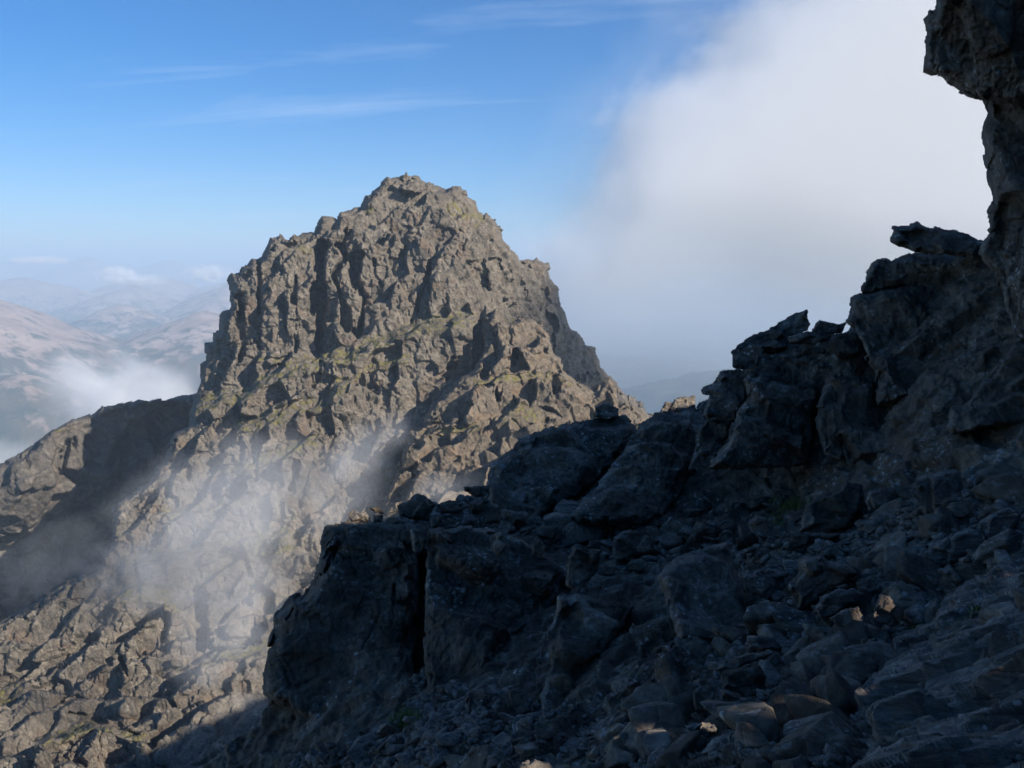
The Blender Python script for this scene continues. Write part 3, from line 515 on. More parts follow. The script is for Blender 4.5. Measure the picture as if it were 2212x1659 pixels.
# --- blocks and stones of the shaded slope
SL = [
 (c7((440,340),(440,270),(470,200),(560,140),(640,100),(700,60),(790,90),(800,150),(770,290),(700,320),(560,332)), 'large pale-topped boulder below the crag, beside the mossy gap', None, 'm_wall', 'boulder'),
 (c7((1050,120),(1080,60),(1180,20),(1250,-10),(1330,0),(1350,60),(1330,150),(1260,250),(1190,300),(1140,290),(1120,200)), 'tall brown-grey boulder upright under the right-hand crag', None, 'm_brown', 'boulder'),
 (c7((820,110),(880,95),(1000,95),(1040,120),(1020,190),(930,220),(820,232),(805,170)), 'reddish-brown rock between two larger grey boulders', None, 'm_brown', 'boulder'),
 (c7((370,640),(430,560),(435,480),(560,475),(600,510),(700,505),(790,560),(760,600),(660,640),(560,680),(500,740),(430,780),(400,720)), 'broad brown boulder with a pointed lower end amid the rubble', None, 'm_brown', 'boulder'),
 (c7((510,790),(560,700),(640,665),(740,660),(790,690),(780,740),(700,760),(640,800),(560,830)), 'pale lichen-whitened rock just below the broad brown boulder', None, 'm_slab', 'boulder'),
 (c7((690,770),(760,760),(800,830),(830,930),(740,910),(640,860),(600,820)), 'three-cornered rock with a white lichen spot above the small square stone', None, 'm_brown', 'boulder'),
 (c7((835,830),(880,690),(940,700),(970,760),(960,800),(930,860),(870,850)), 'upright stone whitened on its upper half in the rubble', None, 'm_slab', 'stone'),
 (c7((860,440),(900,400),(1000,380),(1070,355),(1090,365),(1000,412),(930,450),(900,465)), 'thin pale slab lying aslant on the rubble', None, 'm_slab', 'slab'),
 (c7((1140,460),(1200,400),(1280,350),(1380,320),(1440,340),(1480,440),(1380,510),(1280,520),(1200,540),(1160,500)), 'big grey boulder sitting above the layered slab', None, 'm_slab', 'boulder'),
 (c7((1430,290),(1500,240),(1600,200),(1680,220),(1660,280),(1560,380),(1480,400)), 'pale oblong boulder near the right edge', None, 'm_slab', 'boulder'),
 (c7((1180,190),(1250,150),(1400,130),(1480,150),(1510,210),(1420,240),(1300,230)), 'grey stone above the big grey boulder', None, 'm_wall', 'stone'),
 (c7((775,940),(860,935),(880,980),(850,1030),(785,1030)), 'small square stone alone at the edge of the gravel', None, 'm_wall', 'stone'),
 (c7((680,1010),(700,985),(745,990),(750,1040),(700,1045)), 'small round stone left of the small square stone', None, 'm_wall', 'stone'),
 (c7((540,440),(600,415),(640,430),(700,470),(650,490),(560,480)), 'brown flat-topped stone behind the broad brown boulder', None, 'm_brown', 'stone'),
 (c7((780,480),(850,440),(900,500),(890,560),(820,560)), 'grey-green angular stone left of the thin pale slab', None, 'm_wall', 'stone'),
 (c7((150,290),(200,250),(250,260),(330,350),(340,385),(260,400),(170,350)), 'brown stone leaning at the foot of the crag', None, 'm_brown', 'boulder'),
 (c7((330,440),(390,350),(470,345),(560,350),(700,350),(600,400),(480,410),(400,450)), 'flat rock shelf below the pale-topped boulder', None, 'm_wall', 'boulder'),
 (c7((900,590),(930,545),(990,570),(1050,610),(1080,650),(1000,650),(920,630)), 'small brown wedge stone in the right-hand rubble', None, 'm_brown', 'stone'),
 (c7((120,600),(200,560),(300,610),(290,690),(230,760),(170,700)), 'weathered stone right beside the squarish boulder', None, 'm_slab', 'boulder'),
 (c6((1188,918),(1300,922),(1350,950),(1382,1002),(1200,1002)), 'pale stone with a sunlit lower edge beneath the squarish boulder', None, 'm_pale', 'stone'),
 (c6((1020,1110),(1080,1050),(1200,1015),(1345,1012),(1300,1050),(1180,1080),(1100,1140)), 'thin brown flake under the sunlit stone', None, 'm_brown', 'stone'),
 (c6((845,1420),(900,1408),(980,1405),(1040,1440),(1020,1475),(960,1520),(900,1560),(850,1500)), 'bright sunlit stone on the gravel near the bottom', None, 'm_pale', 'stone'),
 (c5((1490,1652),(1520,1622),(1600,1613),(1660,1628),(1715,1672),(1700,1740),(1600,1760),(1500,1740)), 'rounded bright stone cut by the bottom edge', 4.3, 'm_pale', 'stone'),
 (c6((1050,1130),(1180,1085),(1260,1080),(1300,1150),(1290,1250),(1180,1262),(1060,1210)), 'grey lichened rock at the edge of the path below the thin brown flake', None, 'm_wall', 'boulder'),
 (c6((1280,1250),(1340,1210),(1520,1210),(1530,1240),(1430,1290),(1380,1302)), 'flat brownish stone lying on the gravel path', None, 'm_brown', 'stone'),
 (c6((1400,1310),(1450,1270),(1520,1290),(1530,1330),(1440,1340)), 'little brown stone just below the flat brownish stone', None, 'm_brown', 'stone'),
 (c6((1050,1210),(1130,1260),(1280,1280),(1320,1310),(1280,1380),(1100,1370),(1050,1310)), 'pale lichen-crusted rock beside the gravel path', None, 'm_slab', 'boulder'),
 (c6((1050,1400),(1130,1370),(1190,1400),(1140,1450),(1070,1450)), 'brown rounded stone above the bright sunlit stone', None, 'm_brown', 'stone'),
 (c6((930,1580),(1000,1500),(1160,1440),(1250,1400),(1310,1430),(1300,1490),(1180,1560),(1150,1600),(1000,1600)), 'long grey rock running aslant right of the bright sunlit stone', None, 'm_slab', 'boulder'),
 (c6((890,1230),(930,1200),(1000,1200),(1030,1290),(1020,1350),(900,1340)), 'dark upright slab left of the gravel path', None, 'm_wall', 'stone'),
 (c6((620,1100),(680,980),(780,960),(790,1100),(780,1270),(620,1290),(600,1220)), 'shaded angular boulder in front of the black hollow', 7.0, 'm_wall', 'boulder'),
 (c6((790,1080),(800,1000),(900,990),(890,1090),(860,1150),(800,1150)), 'small dark block under the squarish boulder', 6.9, 'm_wall', 'stone'),
 (c5((1330,370),(1390,330),(1430,380),(1442,430),(1380,482),(1340,440)), 'diamond-shaped stone lodged on the broad rock wall', 8.5, 'm_wall', 'stone'),
 (c5((1560,400),(1600,360),(1650,430),(1620,480),(1575,470)), 'small pale-edged stone near the top right of the broad rock wall', 8.6, 'm_wall', 'stone'),
 (c5((1420,1230),(1500,1210),(1570,1280),(1560,1340),(1480,1388),(1430,1320)), 'rounded dark boulder in the hollow below the broad rock wall', 7.0, 'm_wall', 'boulder'),
 (c5((1190,1250),(1230,1220),(1310,1220),(1330,1250),(1280,1350),(1200,1415),(1200,1340)), 'sharp-pointed pale rock at the foot of the broad rock wall', 7.3, 'm_slab', 'boulder'),
 (c5((815,195),(880,165),(920,130),(960,135),(1030,190),(1012,230),(990,282),(880,272),(830,250)), 'peaked dark rock on the crest above the deep cleft', 11.5, 'm_wall', 'boulder'),
 (c5((1030,190),(1100,165),(1190,170),(1215,200),(1150,242),(1060,240)), 'low dark rock right of the peaked crest rock', 11.9, 'm_wall', 'boulder'),
 (c5((1185,92),(1260,84),(1330,86),(1330,150),(1260,148),(1192,116)), 'dark flake sticking out left of the big rounded crest boulder', 13.6, 'm_wall', 'stone'),
 (c5((1210,180),(1300,160),(1390,200),(1390,290),(1300,300),(1230,240)), 'dark rock tucked against the left foot of the big rounded crest boulder', 12.2, 'm_wall', 'boulder'),
 (c5((1000,265),(1060,255),(1075,300),(1060,325),(1005,325)), 'small block on the ledge right of the cleft', 10.4, 'm_wall', 'stone'),
 (c5((1070,290),(1100,260),(1170,290),(1150,330),(1080,332)), 'second small block on the ledge, right of the first', 10.4, 'm_wall', 'stone'),
 (c5((740,300),(760,262),(850,255),(860,300),(800,312)), 'flat dark stone on top of the left buttress', 11.1, 'm_wall', 'stone'),
 (c5((888,330),(978,335),(978,400),(945,462),(903,452)), 'chockstone jammed in the top of the deep cleft', 9.9, 'm_wall', 'stone'),
 (c5((520,290),(545,262),(560,292)), 'tiny dark stone at the left end of the sunlit pair', 11.3, 'm_wall', 'stone'),
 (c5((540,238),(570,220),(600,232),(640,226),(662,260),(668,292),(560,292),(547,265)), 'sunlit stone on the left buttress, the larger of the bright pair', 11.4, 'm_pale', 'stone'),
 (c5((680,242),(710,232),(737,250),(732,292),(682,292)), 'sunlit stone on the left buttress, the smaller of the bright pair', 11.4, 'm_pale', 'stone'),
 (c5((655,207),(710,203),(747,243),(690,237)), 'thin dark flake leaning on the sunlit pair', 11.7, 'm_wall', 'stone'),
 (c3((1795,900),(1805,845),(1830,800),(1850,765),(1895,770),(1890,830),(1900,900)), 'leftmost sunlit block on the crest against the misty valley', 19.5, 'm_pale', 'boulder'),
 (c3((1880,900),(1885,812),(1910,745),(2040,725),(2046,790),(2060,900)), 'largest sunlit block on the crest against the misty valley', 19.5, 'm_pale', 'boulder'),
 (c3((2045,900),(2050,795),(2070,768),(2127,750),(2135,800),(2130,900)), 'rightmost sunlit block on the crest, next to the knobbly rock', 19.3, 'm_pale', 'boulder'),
 (c6((440,450),(450,370),(520,330),(620,340),(740,400),(770,450),(700,465),(560,480),(460,505)), 'low humped boulder below the leaning crest slab', None, 'm_wall', 'boulder'),
 (c6((300,430),(310,390),(440,380),(440,450)), 'small block left of the low humped boulder', None, 'm_wall', 'stone'),
 (c6((0,330),(40,305),(140,320),(160,380),(60,420)), 'dark rock under the big rounded crest boulder', None, 'm_wall', 'boulder'),
 (c6((700,330),(760,260),(860,300),(1040,300),(1040,350),(900,400),(800,380)), 'ledge-like rock under the tall cracked slab', None, 'm_wall', 'boulder'),
 (c6((850,265),(980,250),(1040,260),(1030,300),(860,305)), 'narrow block right under the tall cracked slab', None, 'm_wall', 'stone'),
 (c6((180,640),(190,500),(230,420),(380,440),(360,560),(250,680)), 'cracked dark rock above the long pointed slab', 8.3, 'm_wall', 'boulder'),
 (c6((380,560),(400,530),(460,540),(450,580),(390,585)), 'small brown-topped stone above the ledge rubble', None, 'm_brown', 'stone'),
 (c6((500,560),(540,500),(600,485),(650,520),(600,570)), 'small stone wedged left of the squarish boulder', None, 'm_wall', 'stone'),
 (c6((200,1570),(230,1540),(320,1550),(330,1590),(220,1610)), 'pale grey stone on the scree at the bottom', None, 'm_slab', 'stone'),
 (c6((380,1610),(420,1570),(500,1560),(480,1620),(400,1645)), 'grey wedge stone at the bottom of the scree', None, 'm_slab', 'stone'),
 (c6((1420,1380),(1440,1368),(1485,1380),(1470,1410),(1435,1420)), 'small pale stone lying alone on the gravel', None, 'm_slab', 'stone'),
 (c6((1595,1378),(1630,1370),(1650,1390),(1620,1400)), 'small flat pale stone right of the lone pale one', None, 'm_slab', 'stone'),
 (c6((1225,1555),(1250,1540),(1275,1560),(1240,1570)), 'tiny pale stone near the bottom of the gravel', None, 'm_slab', 'stone'),
]
for k, (pl, lb, cc, mt, ct) in enumerate(SL):
    boulder(pl, lb, mat=globals()[mt], c=cc, seed=70+k, cat=ct, name='rock_slab' if ct == 'slab' else ct)
boulder(c7((1760,470),(1690,520),(1500,560),(1360,600),(1250,720),(1200,820),(1000,930),(880,1040),(800,1150),(760,1320),(860,1480),(780,1600),(740,1800),(1800,1800),(1800,470)),
  'long layered rock slab rising to the right in the bottom right corner', mat=m_slab, c=3.9, surf=lambda px, py: fg_ctrl(px, py)-0.14, seed=30, layered=True, rnd=0.09, name='layered_slab', cat='rock slab', step=1.9)

# --- loose angular stones: ten shapes, each stone an object of its own
def ico(n):
    import bmesh
    bm = bmesh.new(); bmesh.ops.create_icosphere(bm, subdivisions=n, radius=1)
    V = np.array([v.co[:] for v in bm.verts]); F = np.array([[v.index for v in f.verts] for f in bm.faces]); bm.free(); return V, F
IV3, IF3 = ico(4); IV1, IF1 = ico(2)
def stone_shape(V, seed, k=11, sc_=(1, 0.75, 0.5)):
    r = np.random.RandomState(seed); Nn = np.concatenate([r.randn(k, 3), np.array([[1, .1, 0], [-1, .2, .1], [.1, 1, 0], [0, -1, .2], [.1, 0, 1], [0, .1, -1]])+0.25*r.randn(6, 3)]); k += 6; Nn /= np.linalg.norm(Nn, axis=1, keepdims=True); hh = r.uniform(0.55, 0.85, k)
    dt = V@Nn.T; rad = np.where(dt > 0.05, hh/np.maximum(dt, 0.05), 9).min(1); rad = np.minimum(rad, 1.6)
    return V*rad[:, None]*np.array(sc_)
rnd = np.random.RandomState(5); random.seed(4)
protos = []
def in_any(x, y): return any(min(p[0] for p in pl) < x < max(p[0] for p in pl) and min(p[1] for p in pl) < y < max(p[1] for p in pl) and bool(inside(np.array([x]), np.array([y]), pl)[0]) for pl in BPOLY)
AREAS = [([(1480,1080),(1700,1080),(2212,1040),(2212,1190),(2020,1260),(1880,1400),(1850,1650),(1330,1659),(1420,1560),(1560,1400),(1620,1330),(1600,1180),(1450,1130)], 185, (0.05, 0.24)),
         ([(1080,1640),(1180,1560),(1330,1480),(1500,1520),(1500,1659),(1080,1659)], 45, (0.03, 0.11)),
         ([(860,1110),(1080,1050),(1250,1130),(1500,1135),(1560,1200),(1350,1210),(1180,1180),(960,1145)], 40, (0.12, 0.38)),
         ([(700,1560),(900,1440),(960,1470),(960,1600),(1150,1580),(1150,1659),(700,1659)], 35, (0.05, 0.2)),
         ([(2000,1380),(2212,1300),(2212,1600),(1950,1640)], 10, (0.04, 0.12))]
GRP = {'stones of the loose rubble below the crag': 'angular loose stone lying in the shaded rubble'}
cnt = 0
for ai, (poly, n, (s0, s1)) in enumerate(AREAS):
    xs = [p[0] for p in poly]; ys = [p[1] for p in poly]; k = 0; tries = 0
    while k < n and tries < 6000:
        tries += 1; x = random.uniform(min(xs), max(xs)); y = random.uniform(min(ys), max(ys))
        if not inside(np.array([x]), np.array([y]), poly)[0] or in_any(x, y): continue
        P, N, d = on_slope(x, y)
        if d < 2: continue
        s = s0+(s1-s0)*random.random()**1.8
        pi = random.randrange(10)
        if len(protos) <= pi or cnt < 10:
            pi = cnt; V = stone_shape(IV3, 100+pi, 3+pi % 4, (1, rnd.uniform(0.55, 0.9), rnd.uniform(0.28, 0.6)))
            V = V*(1+0.015*fbm(V*4+pi, 3, pi)[:, None])
            o = make_mesh('stone', V, IF3, (m_brown, m_wall, m_slab, m_wall)[pi % 4]); protos.append(o)
        else:
            o = protos[pi].copy(); COL.objects.link(o)
        o.location = tuple(P+N*s*0.15+np.array([0, 0, s*0.1])); o.scale = (s, s, s)
        o.rotation_euler = (random.uniform(-0.8, 0.8), random.uniform(-0.8, 0.8), random.uniform(0, 6.3))
        g = ['rubble below the crag', 'scree at the bottom', 'stones along the ledge', 'stones below the buttress', 'chips beside the layered slab'][ai]
        lb = ['angular loose stone in the dark rubble below the crag', 'small stone in the scree at the bottom middle', 'dark block on the ledge under the crest boulders',
              'dark stone in the gully below the left buttress and cleft', 'small chip beside the layered slab'][ai]
        tag(o, lb, 'stone', g); cnt += 1; k += 1
# --- gravel and chips nobody could count
def gravel():
    Vs = []; Fs = []; n0 = 0; shapes = [stone_shape(IV1, 300+k, 4, (1, 0.7, 0.38)) for k in range(12)]
    r = np.random.RandomState(11)
    zones = [([(1380,1440),(1560,1380),(1900,1370),(1860,1659),(1080,1659),(1180,1540)], 3800, (0.008, 0.045)), ([(1560,1130),(2212,1060),(2212,1230),(2000,1300),(1860,1420),(1500,1450),(1640,1330)], 2200, (0.02, 0.10)),
             ([(860,1560),(900,1430),(980,1480),(1200,1520),(1080,1659),(600,1659)], 1300, (0.02, 0.10)), ([(860,1110),(1080,1050),(1250,1130),(1500,1135),(1560,1200),(1350,1230),(1180,1180),(960,1145)], 500, (0.04, 0.14)),
             ([(600,1090),(700,1140),(900,1130),(720,1150)], 60, (0.05, 0.12))]
    for poly, n, (s0, s1) in zones:
        xs = [p[0] for p in poly]; ys = [p[1] for p in poly]
        x = r.uniform(min(xs), max(xs), n*3); y = r.uniform(min(ys), max(ys), n*3); ok = inside(x, y, poly); x = x[ok][:n]; y = y[ok][:n]
        for a, b in zip(x, y):
            P, N, d = on_slope(a, b)
            if d < 2: continue
            s = s0+(s1-s0)*r.rand()**2.5; Rm = rotm(*(r.uniform(-0.6, 0.6, 2).tolist()+[r.uniform(0, 6.3)]))
            V = shapes[r.randint(12)]*s; V = V@Rm.T+P+N*s*0.2; Vs.append(V); Fs.append(IF1+n0); n0 += len(V)
    o = make_mesh('gravel', np.concatenate(Vs), np.concatenate(Fs), m_gravel); tag(o, kind='stuff')
m_gravel = rock_mat('gravel_stone', 0.12, (0.035, 0.03, 0.025), (0.09, 0.076, 0.062), (0.25, 0.22, 0.19), rust=(0.14, 0.085, 0.05), spec=0.3)
gravel()

# --- grass and moss in the cracks
def tufts():
    r = np.random.RandomState(21); Vs = []; Fs = []; n0 = 0
    for (x, y, sx, sy, n, hb) in ((872,1566,26,16,420,0.09),(1700,1085,40,12,260,0.10),(1672,1120,14,10,120,0.08),(2060,1560,22,10,160,0.05),(2085,1320,30,8,160,0.05),(1960,1330,20,8,120,0.05),(1180,1500,16,10,90,0.06),(2120,1480,16,12,110,0.045)):
        for _ in range(n):
            P, N, d = on_slope(x+r.randn()*sx*0.6, y+r.randn()*sy*0.6)
            hh = hb*r.uniform(0.5, 1.2); a = r.uniform(0, 6.28); w_ = 0.004+0.003*r.rand(); l = hh*r.uniform(0.2, 0.9)
            dr = np.array([math.cos(a), math.sin(a), 0]); sd = np.array([-dr[1], dr[0], 0])*w_
            p1 = P+dr*l*0.35+np.array([0, 0, hh*0.7]); p2 = P+dr*l+np.array([0, 0, hh])
            Vs += [P-sd, P+sd, p1+sd*0.8, p1-sd*0.8, p2+sd*0.15, p2-sd*0.15]; Fs += [(n0, n0+1, n0+2, n0+3), (n0+3, n0+2, n0+4, n0+5)]; n0 += 6
    M = Mat('grass_blade'); pos = M.geo.outputs['Position']
    m = M.bsdf(M.mix(M.rng(M.noise(pos, 9, 2), 0.35, 0.65), (0.045, 0.085, 0.018), (0.13, 0.14, 0.04)), 0.7)
    tag(make_mesh('grass', np.array(Vs), Fs, m), kind='stuff')
tufts()
# --- the summit cairn
def cairn():
    p = unproj(np.array(877.0), np.array(381.0), np.array(346.0)); Vs = []; Fs = []; n0 = 0
    for k, (r_, z) in enumerate(((1.0, 0.2), (0.8, 0.65), (0.6, 1.05), (0.4, 1.4))):
        V = stone_shape(IV1, 500+k, 8, (r_, r_*0.8, 0.42))+np.array([0.06*k, 0, z]); Vs.append(V); Fs.append(IF1+n0); n0 += len(V)
    o = make_mesh('cairn', np.concatenate(Vs), np.concatenate(Fs), m_peak); o.location = tuple(p); tag(o, 'small stone cairn standing on the very top of the sunlit peak', 'cairn')
cairn()
# ================================================================== THE CLIFF THAT CARRIES ON OUT OF THE FRAME, to the right and behind: it shades everything near
E1 = np.array([math.cos(R(SUN_AZ)), math.sin(R(SUN_AZ)), 0.0]); E2 = np.cross(S, E1); E2 = E2*np.sign(E2[2])
def crest_z(x, y, e2): return (e2-E2[0]*x-E2[1]*y)/E2[2]
def cliff(name, plan, mat, zb=-30, seed=3, cell=2.4, rows=220, per=0.16, gaps=(), thick=1.6):
    plan = np.array(plan, float); seg = np.hypot(*np.diff(plan[:, :2], axis=0).T); L = np.r_[0, np.cumsum(seg)]
    t = np.arange(0, L[-1], per); X = np.interp(t, L, plan[:, 0]); Y = np.interp(t, L, plan[:, 1]); na = np.interp(t, L, plan[:, 3])
    T = crest_z(X, Y, np.interp(t, L, plan[:, 2]))+na*facet(np.stack([t, t*0, t*0], -1), (1.6, 9, 9), seed, tilt=0.6)
    v = np.linspace(0, 1, rows)[:, None]; tx = np.gradient(X); ty = np.gradient(Y); ln = np.hypot(tx, ty)+1e-9; nx, ny = ty/ln, -tx/ln
    Z = T[None]-(T[None]-zb)*(1-v)**2.2
    P = np.stack([X[None]+0*v, Y[None]+0*v, Z], -1)
    h = 1.0*facet(P, (cell*1.5, cell*1.5, cell*2), seed+1, tilt=0.8)+0.4*facet(P, (cell/2,)*3, seed+2, tilt=1.0, crack=0.3)
    h = h*sm((T[None]-Z)/1.5)
    P[..., 0] += nx*h; P[..., 1] += ny*h
    B = P.copy(); B[..., 0] -= nx*thick; B[..., 1] -= ny*thick; B[..., 2] = np.minimum(B[..., 2], T[None]-0.6*thick)
    A = np.concatenate([P, B[::-1]], 0); idx = np.arange(A.shape[0]*A.shape[1]).reshape(A.shape[:2]); F = grid_faces(idx); V = A.reshape(-1, 3)
    cen = V[F].mean(1); a = cen@E1; b = cen@E2; bad = np.zeros(len(F), bool)
    for (p, r1, r2) in gaps: bad |= ((a-p@E1)/r1)**2+((b-p@E2)/r2)**2 < 1+0.35*np.sin(9*a+7*b)
    o = make_mesh(name, V, F[~bad], mat); tag(o, kind='structure'); return o
def hit(label, xy):
    gx, gy, P, N, d = SURF[label]; x, y = xy[0]
    return P[int(round((y-gy[0])/(gy[1]-gy[0]))), int(round((x-gx[0])/(gx[1]-gx[0])))]
def pt(xy, c): return unproj(np.array(float(xy[0])), np.array(float(xy[1])), np.array(float(c)))
# holes cut in the unseen cliff, shaped to let sun onto a few stones
GAPS = [(hit('bright sunlit stone on the gravel near the bottom', c6((935,1455))), 0.12, 0.085), (hit('pale stone with a sunlit lower edge beneath the squarish boulder', c6((1310,975))), 0.11, 0.05), (pt(c5((1600,1650))[0], 4.2), 0.16, 0.09)]
cliff('cliff', [(85,75,-7.5,0.8),(60,52,-7.8,0.8),(34,38,-1.5,0.6),(20,22,0.9,0.3),(13.5,13.5,0.95,0.12),(12,10.5,1.6,0.2),(10.5,8,2.6,0.3),(9.25,5.4,3.8,0.2),(8.95,4.8,2.6,0.1),(8.8,4.55,1.1,0.0),(8.4,3.8,0.95,0.0),
   (8.2,3.4,1.25,0.05),(8,1,1.7,0.2),(7,-3,1.8,0.3),(3,-8,2.2,0.4),(-8,-13,3,0.4),(-22,-16,3,0.4)], m_wall, gaps=GAPS)
# ================================================================== FAR COUNTRY: one sheet to the horizon
def far_land():
    na, nr = 620, 420
    az = np.linspace(R(-52), R(52), na); rr = np.exp(np.linspace(math.log(60), math.log(60000), nr))
    A, Rr = np.meshgrid(az, rr); X = Rr*np.sin(A); Y = Rr*np.cos(A)
    Z = np.full(X.shape, -620.0)
    P = np.stack([X, Y, X*0], -1)
    Z += 45*fbm(P/900, 5, 1)*sm((Rr-700)/1500)
    def hill(px, py, D, rx, ry, p=1.4, rough=0.22, rot=0.0, seed=0):
        nonlocal Z
        a = (px-W0/2)/FPX; hx = D*a; hy = D; top = -(py-HOR)/FPX*D
        dx = X-hx; dy = Y-hy; ca, sa = math.cos(rot), math.sin(rot)
        u = (dx*ca+dy*sa)/rx; v = (-dx*sa+dy*ca)/ry
        r = np.sqrt(u*u+v*v); th = np.arctan2(v, u)
        rid = 1-np.abs(fbm(np.stack([X, Y, X*0+seed], -1)/(0.42*rx), 5, seed))
        q = r*(1+rough*(0.8-rid)*np.clip(r*2, 0, 1.4))
        prof = np.clip(1-q, 0, None)**p
        prof = np.where(q < 0.25, np.minimum(prof, (1-0.25)**p+(0.25-q)*p*(0.75)**(p-1)*0.75), prof)
        h = -620+(top+620)*prof/((0.75)**p+0.25*p*(0.75)**(p-1)*0.75)
        Z = np.maximum(Z, h)
    # granite hills on the left
    hill(-170, 600, 3600, 1500, 2000, 1.15, 0.2, 0.2, 3)
    hill(440, 672, 4200, 1150, 1500, 1.15, 0.3, 0.3, 5)
    hill(265, 655, 5600, 1100, 1300, 1.3, 0.25, -0.2, 7)
    hill(290, 617, 7600, 1500, 1500, 1.2, 0.25, 0.1, 8)
    hill(520, 604, 6600, 1300, 1600, 1.2, 0.22, 0.4, 9)
    hill(120, 640, 9500, 2600, 1600, 1.2, 0.2, 0.1, 12)
    hill(30, 800, 2700, 600, 420, 0.8, 0.35, 0.1, 11)
    hill(90, 1000, 2000, 900, 900, 1.1, 0.3, 0.1, 21)
    # ground behind the bank of cloud on the right
    hill(1380, 775, 5600, 1100, 1400, 1.1, 0.35, 0.2, 14)
    hill(1620, 830, 4900, 1000, 1000, 1.1, 0.35, -0.2, 15)
    hill(1300, 880, 3600, 900, 900, 1.1, 0.35, -0.2, 16)
    hill(1900, 760, 3600, 1500, 1600, 1.1, 0.3, 0, 17)
    # far blue ranges
    for (px, py, D, rx, s) in ((-60,548,24000,4200,31),(60,553,26000,3800,32),(190,551,23000,3000,33),(260,562,25000,3200,34),(380,556,24000,3600,35),(470,560,26000,4000,36),
                             (620,566,24000,3600,37),(900,570,25000,4200,38),(1250,572,24000,5000,39),(1700,572,26000,5000,40),(330,590,15000,3000,41),(60,596,14000,3200,42),(-100,585,17000,3500,43),(560,592,15000,3500,44)):
        hill(px, py, D*0.6, rx*0.6, rx*0.36, 1.0, 0.3, 0.0, s)
    Z += sm((Rr-1500)/3000)*14*fbm(P/180, 4, 4)
    idx = np.arange(X.size).reshape(X.shape)
    M = Mat('moor'); pos = M.geo.outputs['Position']; sp = M.n('SeparateXYZ'); M.l(M.geo.outputs['True Normal'], sp.inputs[0])
    sz = M.n('SeparateXYZ'); M.l(pos, sz.inputs[0])
    n = M.noise(pos, 0.0012, 8, 0.65, 0.3); n2 = M.noise(pos, 0.006, 8, 0.7, 0.6); n3 = M.noise(M.mapping(pos, (1, 1, 0.25)), 0.013, 6, 0.7, 0.3)
    heath = M.mix(M.rng(n, 0.4, 0.6), (0.075, 0.062, 0.035), (0.125, 0.10, 0.065)); heath = M.mix(M.rng(n2, 0.45, 0.6), heath, (0.06, 0.065, 0.04))
    scree = M.mix(M.rng(n2, 0.4, 0.62), (0.30, 0.21, 0.165), (0.46, 0.34, 0.28))
    hgt = M.math('ADD', M.rng(sz.outputs[2], -480, -180), M.math('MULTIPLY', M.math('SUBTRACT', n3, 0.5), 3.2))
    col = M.mix(M.rng(hgt, 0.40, 0.8), heath, scree)
    mat = M.bsdf(col, 1.0, M.bump(n2, 0.8, 30), 0.1)
    o = make_mesh('ground', np.stack([X, Y, Z], -1).reshape(-1, 3), grid_faces(idx), mat)
    tag(o, kind='structure'); return o
far_land()
def haze():
    M = Mat('haze'); v = M.n('VolumePrincipled'); v.inputs['Color'].default_value = (0.64, 0.82, 1.0, 1); v.inputs['Density'].default_value = HAZE
    v.inputs['Anisotropy'].default_value = 0.0
    M.l(v.outputs[0], M.out.inputs['Volume'])
    x, y0, y1, z0, z1 = 62000, -400, 62000, -760, 420
    V = [(sx*x, yy, zz_) for zz_ in (z0, z1) for yy in (y0, y1) for sx in (-1, 1)]
    o = make_mesh('haze', V, [(0, 2, 3, 1), (4, 5, 7, 6), (0, 1, 5, 4), (2, 6, 7, 3), (0, 4, 6, 2), (1, 3, 7, 5)], M.m)
    tag(o, kind='stuff')
HAZE = 0.00018
haze()
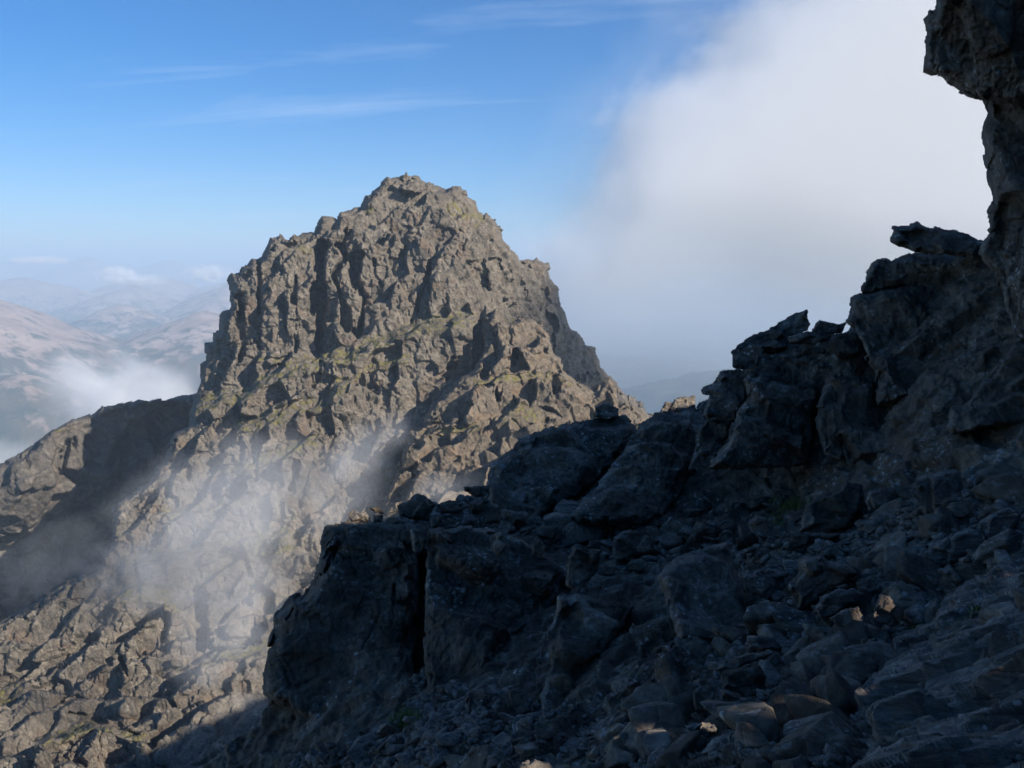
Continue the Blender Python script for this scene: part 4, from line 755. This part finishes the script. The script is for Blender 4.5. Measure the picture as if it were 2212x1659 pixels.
# ================================================================== CLOUD AND MIST
def vol_mat(name, dens, kind, nscale=2.0, thr=0.35, soft=0.5, aniso=0.0, col=(1, 1, 1), stretch=(1, 1, 1), amp=1.0, off=0.0, power=1.0):
    M = Mat(name); v = M.n('VolumePrincipled'); v.inputs['Color'].default_value = (*col, 1); v.inputs['Anisotropy'].default_value = aniso
    if kind == 'puff':
        pos = M.n('TexCoord').outputs['Object']
        q = M.mapping(pos, tuple(nscale*a for a in stretch)); k = M.n('VectorMath', operation='ADD'); M.l(q, k.inputs[0]); k.inputs[1].default_value = (off*7.1, off*3.3, off*5.7)
        n = M.noise(k.outputs[0], 1.0, 6, 0.6, 0.6)
        ln = M.n('VectorMath', operation='LENGTH'); M.l(pos, ln.inputs[0])
        base = M.math('SUBTRACT', 1.0, ln.outputs['Value'])
        s = M.math('ADD', base, M.math('MULTIPLY', M.math('SUBTRACT', n, 0.5), 2.6*amp))
        f = M.math('MULTIPLY', M.rng(s, thr, thr+soft), M.rng(base, 0.0, 0.3))
    else:
        pos = M.geo.outputs['Position']; sp = M.n('SeparateXYZ'); M.l(pos, sp.inputs[0]); x, y, z = sp.outputs
        n = M.noise(M.mapping(pos, (0.011, 0.011, 0.011)), 1.0, 7, 0.58, 0.4); n2 = M.noise(M.mapping(pos, (0.004, 0.004, 0.006)), 1.0, 3, 0.5)
        s = M.math('SUBTRACT', M.math('MULTIPLY', M.math('SUBTRACT', x, 36), 0.78), M.math('MULTIPLY', M.math('SUBTRACT', z, 13), 0.63))
        zc = M.math('SUBTRACT', z, 120); s = M.math('ADD', s, M.math('SUBTRACT', 22, M.math('MULTIPLY', M.math('MULTIPLY', zc, zc), 0.0006)))
        s = M.math('ADD', s, M.math('MULTIPLY', M.math('SUBTRACT', n, 0.5), 165)); s = M.math('ADD', s, M.math('MULTIPLY', M.math('SUBTRACT', n2, 0.5), 60))
        n3 = M.noise(M.mapping(pos, (0.035, 0.035, 0.035)), 1.0, 5, 0.6, 0.3); s = M.math('ADD', s, M.math('MULTIPLY', M.math('SUBTRACT', n3, 0.5), 70))
        edge = M.math('ADD', M.math('MULTIPLY', M.rng(s, -60, 20), 0.06), M.math('MULTIPLY', M.rng(s, 0, 60), 0.94))
        zz2 = M.math('ADD', z, M.math('MULTIPLY', M.math('SUBTRACT', n2, 0.5), 120)); low = M.rng(zz2, -75, 70, 0.0, 1.0)
        low = M.math('ADD', M.math('MULTIPLY', M.math('POWER', low, 2.2), 0.95), M.math('MULTIPLY', M.rng(zz2, -95, -20), 0.09))
        far = M.rng(y, 700, 725)
        f = M.math('MULTIPLY', M.math('MULTIPLY', edge, low), far)
    M.l(M.math('MULTIPLY', f, dens), v.inputs['Density']); M.l(v.outputs[0], M.out.inputs['Volume']); return M.m
PV, PF = ico(3)
def puff(px, py, c, rx, ry, rz, dens, seed=1, rot=0.0, **kw):
    m = (rx*ry*rz)**(1/3); kw['stretch'] = (rx/m, ry/m, rz/m)
    o = make_mesh('mist', PV, PF, vol_mat('mist', dens, 'puff', off=seed, **kw))
    o.location = tuple(unproj(np.array(float(px)), np.array(float(py)), np.array(float(c)))); o.scale = (rx, ry, rz); o.rotation_euler = (0, rot, 0)
    tag(o, kind='stuff'); return o
def bank():
    V = [(x, y, z) for z in (-130, 430) for y in (700, 880) for x in (-40, 520)]
    o = make_mesh('cloud', V, [(0, 2, 3, 1), (4, 5, 7, 6), (0, 1, 5, 4), (2, 6, 7, 3), (0, 4, 6, 2), (1, 3, 7, 5)], vol_mat('cloud', 0.032, 'bank', aniso=-0.3))
    tag(o, kind='stuff')
bank()
# mist blowing across the lower face and the shaded gully
puff(480, 1150, 205, 46, 16, 25, 0.042, 1, rot=R(-25), nscale=1.3, thr=0.1, soft=0.9)
puff(760, 990, 235, 24, 10, 10, 0.035, 2, rot=R(-35), nscale=1.3, thr=0.1, soft=0.9)
puff(510, 1370, 150, 16, 9, 18, 0.045, 3, rot=R(20), nscale=1.2, thr=0.1, soft=0.9)
puff(110, 1220, 250, 26, 12, 14, 0.013, 4, rot=R(-30), nscale=1.4, thr=0.1, soft=0.9)
puff(950, 1060, 190, 11, 8, 6, 0.03, 5, rot=R(-10), nscale=1.2, thr=0.1, soft=0.9)
# mist rising from the valley behind the shoulder
puff(290, 890, 620, 80, 50, 48, 0.045, 6, rot=R(20), nscale=1.5, thr=0.1, soft=0.8)
puff(10, 1000, 560, 45, 40, 20, 0.02, 7, nscale=1.5, thr=0.1, soft=0.8)
# small fair-weather clouds over the far hills
puff(85, 562, 5200, 250, 140, 36, 0.035, 8, nscale=3.2, thr=0.45, soft=0.5, amp=1.5)
puff(250, 596, 5000, 150, 120, 80, 0.04, 9, nscale=3.0, thr=0.4, soft=0.5, amp=1.5)
puff(310, 606, 5000, 170, 110, 45, 0.03, 10, nscale=3.2, thr=0.4, soft=0.5, amp=1.5)
puff(450, 592, 5100, 190, 110, 75, 0.03, 11, nscale=3.0, thr=0.4, soft=0.5, amp=1.5)

# unseen cloud puff added between sun and peak to dim the right flank
o = puff(1250, 760, 365, 62, 62, 46, 0.05, 12, nscale=1.2, thr=0.05, soft=0.8); o.location = tuple(np.array(o.location)+260*S)
